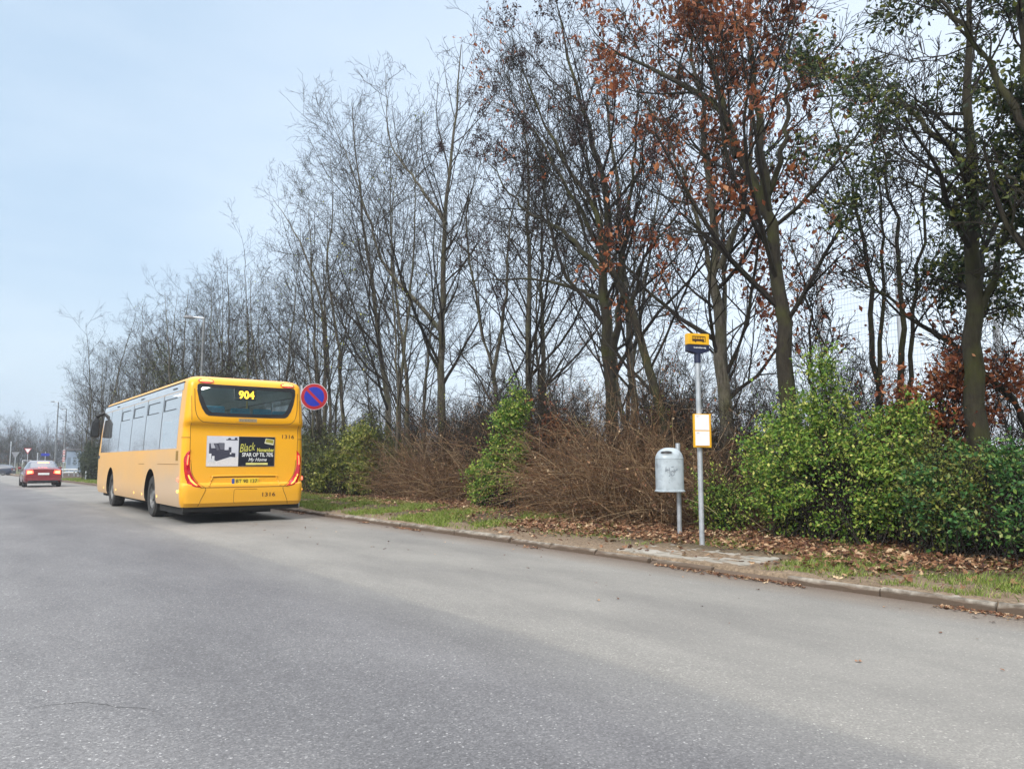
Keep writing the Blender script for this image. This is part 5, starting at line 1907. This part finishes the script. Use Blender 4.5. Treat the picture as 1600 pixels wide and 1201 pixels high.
# lobes are (cx,cy,cz,rx,ry,rz); the view runs roughly along +x here, so the width seen is along y (left = +y)
b = on_verge(1305, 800, 10.1)
shrub('green_bush', 1, b, [(0, 0.0, .85, .8, 1.35, .85), (.15, .75, 1.2, .6, .7, .75), (.2, .25, 1.85, .45, .45, .75), (.1, -.85, 1.15, .6, .8, .8), (.2, .16, 2.45, .22, .22, .5)], 36000, 0.052, L_BRIGHT, 'large bright green bush with a pointed top right of the bus stop', clusters=330, sig=0.125)
b = on_verge(1568, 800, 9.75)
shrub('blue_green_bush', 2, b, [(0, 0, .65, .6, 1.1, .65), (.2, -.5, .85, .6, .7, .55), (.1, .6, .6, .5, .5, .6)], 15000, 0.054, L_BLUE, 'low blue green bush at the right edge beside the large bush', clusters=170, sig=0.10)
b = on_verge(1490, 790, 9.7)
shrub('yellow_green_bush', 9, b, [(0, 0, .6, .4, .5, .6), (.1, .1, 1.0, .3, .35, .4)], 5000, 0.042, L_YEL, 'loose olive green bush between the two big bushes', clusters=90)
b = on_verge(1470, 745, 10.5)
shrub('beech_shrub', 3, b, [(0, 0, 1.75, .45, .75, .4), (.1, -.5, 2.1, .4, .55, .35), (.1, .3, 1.4, .4, .5, .5)], 4200, 0.075, L_OAK, 'rusty brown leaved shrub behind the bushes at the right trunk', clusters=110, stem_m=TWIG_D)
b = on_verge(778, 778, 10.6)
shrub('green_bush', 4, b, [(0, .2, .55, .5, .75, .6), (.1, -.25, 1.1, .45, .55, .65), (.1, -.3, 1.9, .35, .4, .6), (.2, -.45, 2.45, .25, .25, .45)], 17000, 0.066, L_BRIGHT, 'narrow light green bush left of the litter bin', clusters=150, sig=0.11)
b = on_verge(540, 760, 10.6)
shrub('yellow_green_bush', 5, b, [(0, .9, .75, .7, 1.0, .8), (.1, -.4, .7, .6, 1.2, .7), (.3, -.3, 1.5, .6, .9, .7)], 18000, 0.085, L_YEL, 'yellow green bush just right of the bus tail', clusters=140, sig=0.14)
b = on_verge(590, 755, 11.6)
shrub('olive_bush', 6, b, [(0, .2, 1.2, .7, 1.4, .9), (.1, 1.0, 1.9, .5, .8, .7), (.1, -1.2, .7, .5, .8, .7)], 9000, 0.07, L_IVY, 'sparse olive bush behind the yellow green bush', clusters=170, sig=0.2)
b = on_verge(862, 735, 11.6)
shrub('red_leaved_shrub', 7, b, [(0, 0, 1.35, .4, .45, .8), (0, .2, .8, .4, .5, .5)], 900, 0.10, L_OAK, 'sparse shrub with red brown leaves right of the narrow bush', clusters=70, stem_m=TWIG_D)
b = on_verge(1128, 800, 9.9)
shrub('green_bush', 8, b, [(0, 0, .35, .3, .5, .35)], 2600, 0.045, L_BRIGHT, 'small green shoots at the foot of the trunk behind the bus stop', clusters=50)
p = at_z(145, 747, 0)
b = np.array([9.0, 64.0, float(zv(9.0, 64.0))])
shrub('dark_hedge', 10, b, [(0, 0, 1.2, .95, 3.0, 1.3), (.1, 2, 1.4, .8, 2.5, 1.2), (0, -2, 1.1, .8, 2, 1.1)], 16000, 0.12, L_HEDGE, 'dark clipped hedge bush beyond the front of the bus', clusters=260, sig=0.2, cat='hedge')
b = np.array([10.6, 24.5, float(zv(10.6, 24.5))])
shrub('olive_bush', 12, b, [(0, 0, 1.0, .8, 2.0, 1.0), (.2, 2.5, 1.1, .8, 2.0, 1.1)], 9000, 0.085, L_IVY, 'olive undergrowth hidden partly behind the bus', clusters=160, sig=0.2)


def bramble(name, seed, loc, rx, ry, h, n, label, leafn=1100):
    rng = np.random.default_rng(seed)
    o = empty(name, loc, 0, label, 'brambles')
    n = int(n * .7)
    P0 = np.c_[rng.uniform(-rx, rx, n), rng.uniform(-ry, ry, n), np.full(n, -0.03)]
    ext = np.clip(1 - (P0[:, 0] / rx) ** 2 * .3 - (P0[:, 1] / ry) ** 2 * .4, .2, 1)
    d = unit(np.c_[rng.normal(size=(n, 2)) * .5, np.ones(n)])
    L = h * ext * rng.uniform(.6, 1.9, n)
    K = 9
    P = np.zeros((n, K, 3))
    p = P0.copy()
    az = rng.uniform(0, 2 * pi, n)
    bend = np.stack([np.cos(az), np.sin(az), -0.55 * np.ones(n)], 1) * rng.uniform(.02, .30, n)[:, None]
    for i in range(K):
        P[:, i] = p
        d = unit(d + bend + rng.normal(size=(n, 3)) * .08)
        p = p + d * (L / (K - 1))[:, None]
    P[:, :, 2] = np.maximum(P[:, :, 2], -0.02)
    parts_ = [tubes(P, np.broadcast_to(np.linspace(.0072, .0030, K), (n, K)) * rng.uniform(.6, 1.3, n)[:, None], 3)]
    p2, d2, t2, r2 = spawn(P, np.full((n, K), .003), 4, .25, 1, .8, rng)
    P2, R2 = grow(p2, d2, rng.uniform(.08, .4, len(p2)) * (h / 1.2), np.full(len(p2), .0034), 4, .2, -.04, rng, .6)
    parts_.append(tubes(P2, R2, 3))
    link('canes', np_mesh('canes', *merge(parts_), CANE), o)
    pts = leaf_points(P2, leafn, rng, .03)
    link('foliage', np_mesh('foliage', *leaves(pts, .06, rng, .4), L_LITTER), o)
    return o


for k, (px, x, rx, ry, h, n, lab) in enumerate((
        (985, 10.45, .65, 1.05, 1.55, 1300, 'brown bramble thicket behind the litter bin'),
        (905, 10.9, .6, .9, 1.6, 1200, 'brown bramble thicket between the narrow green bush and the bin'),
        (675, 11.6, .8, 2.0, 1.8, 1700, 'grey brown tangle of dry canes between the two green bushes left of the bin'),
        (1090, 10.6, .5, .9, 1.4, 900, 'dry canes around the trunk behind the bus stop'),
        (1000, 11.6, .6, 1.6, 2.5, 1000, 'taller dry canes behind the bramble thicket at the bin'),
        (820, 12.0, .7, 1.6, 2.2, 900, 'dry canes behind the narrow green bush'))):
    b = on_verge(px, 790, x)
    bramble('bramble_thicket', 500 + k, b, rx, ry, h, n, lab)
# undergrowth under the back rows, seen between the trunks
for k in range(9):
    y = 3 + k * 5.0
    b = np.array([14.6 + (k % 3) * .8, y, float(zv(14, y))])
    bramble('undergrowth', 530 + k, b, 1.2, 2.8, 1.7 + .4 * (k % 2), 420, 'dry undergrowth among the back rows of trunks', 700)['group'] = 'undergrowth below the belt'

# ------------------------------------------------------------------ haze over the whole scene
hm = bpy.data.materials.new('haze')
hm.use_nodes = True
hn = hm.node_tree
hn.nodes.clear()
ho = hn.nodes.new('ShaderNodeOutputMaterial')
hv = hn.nodes.new('ShaderNodeVolumePrincipled')
hv.inputs['Color'].default_value = (0.86, 0.92, 1.0, 1)
hv.inputs['Density'].default_value = 0.0009
hv.inputs['Anisotropy'].default_value = 0.2
hn.links.new(hv.outputs[0], ho.inputs['Volume'])
hz_ = MB().box((-260, -60, -3), (260, 330, 22)).build('haze', hm)
tag(hz_, 'thin pale autumn haze over the road', 'haze', kind='stuff')
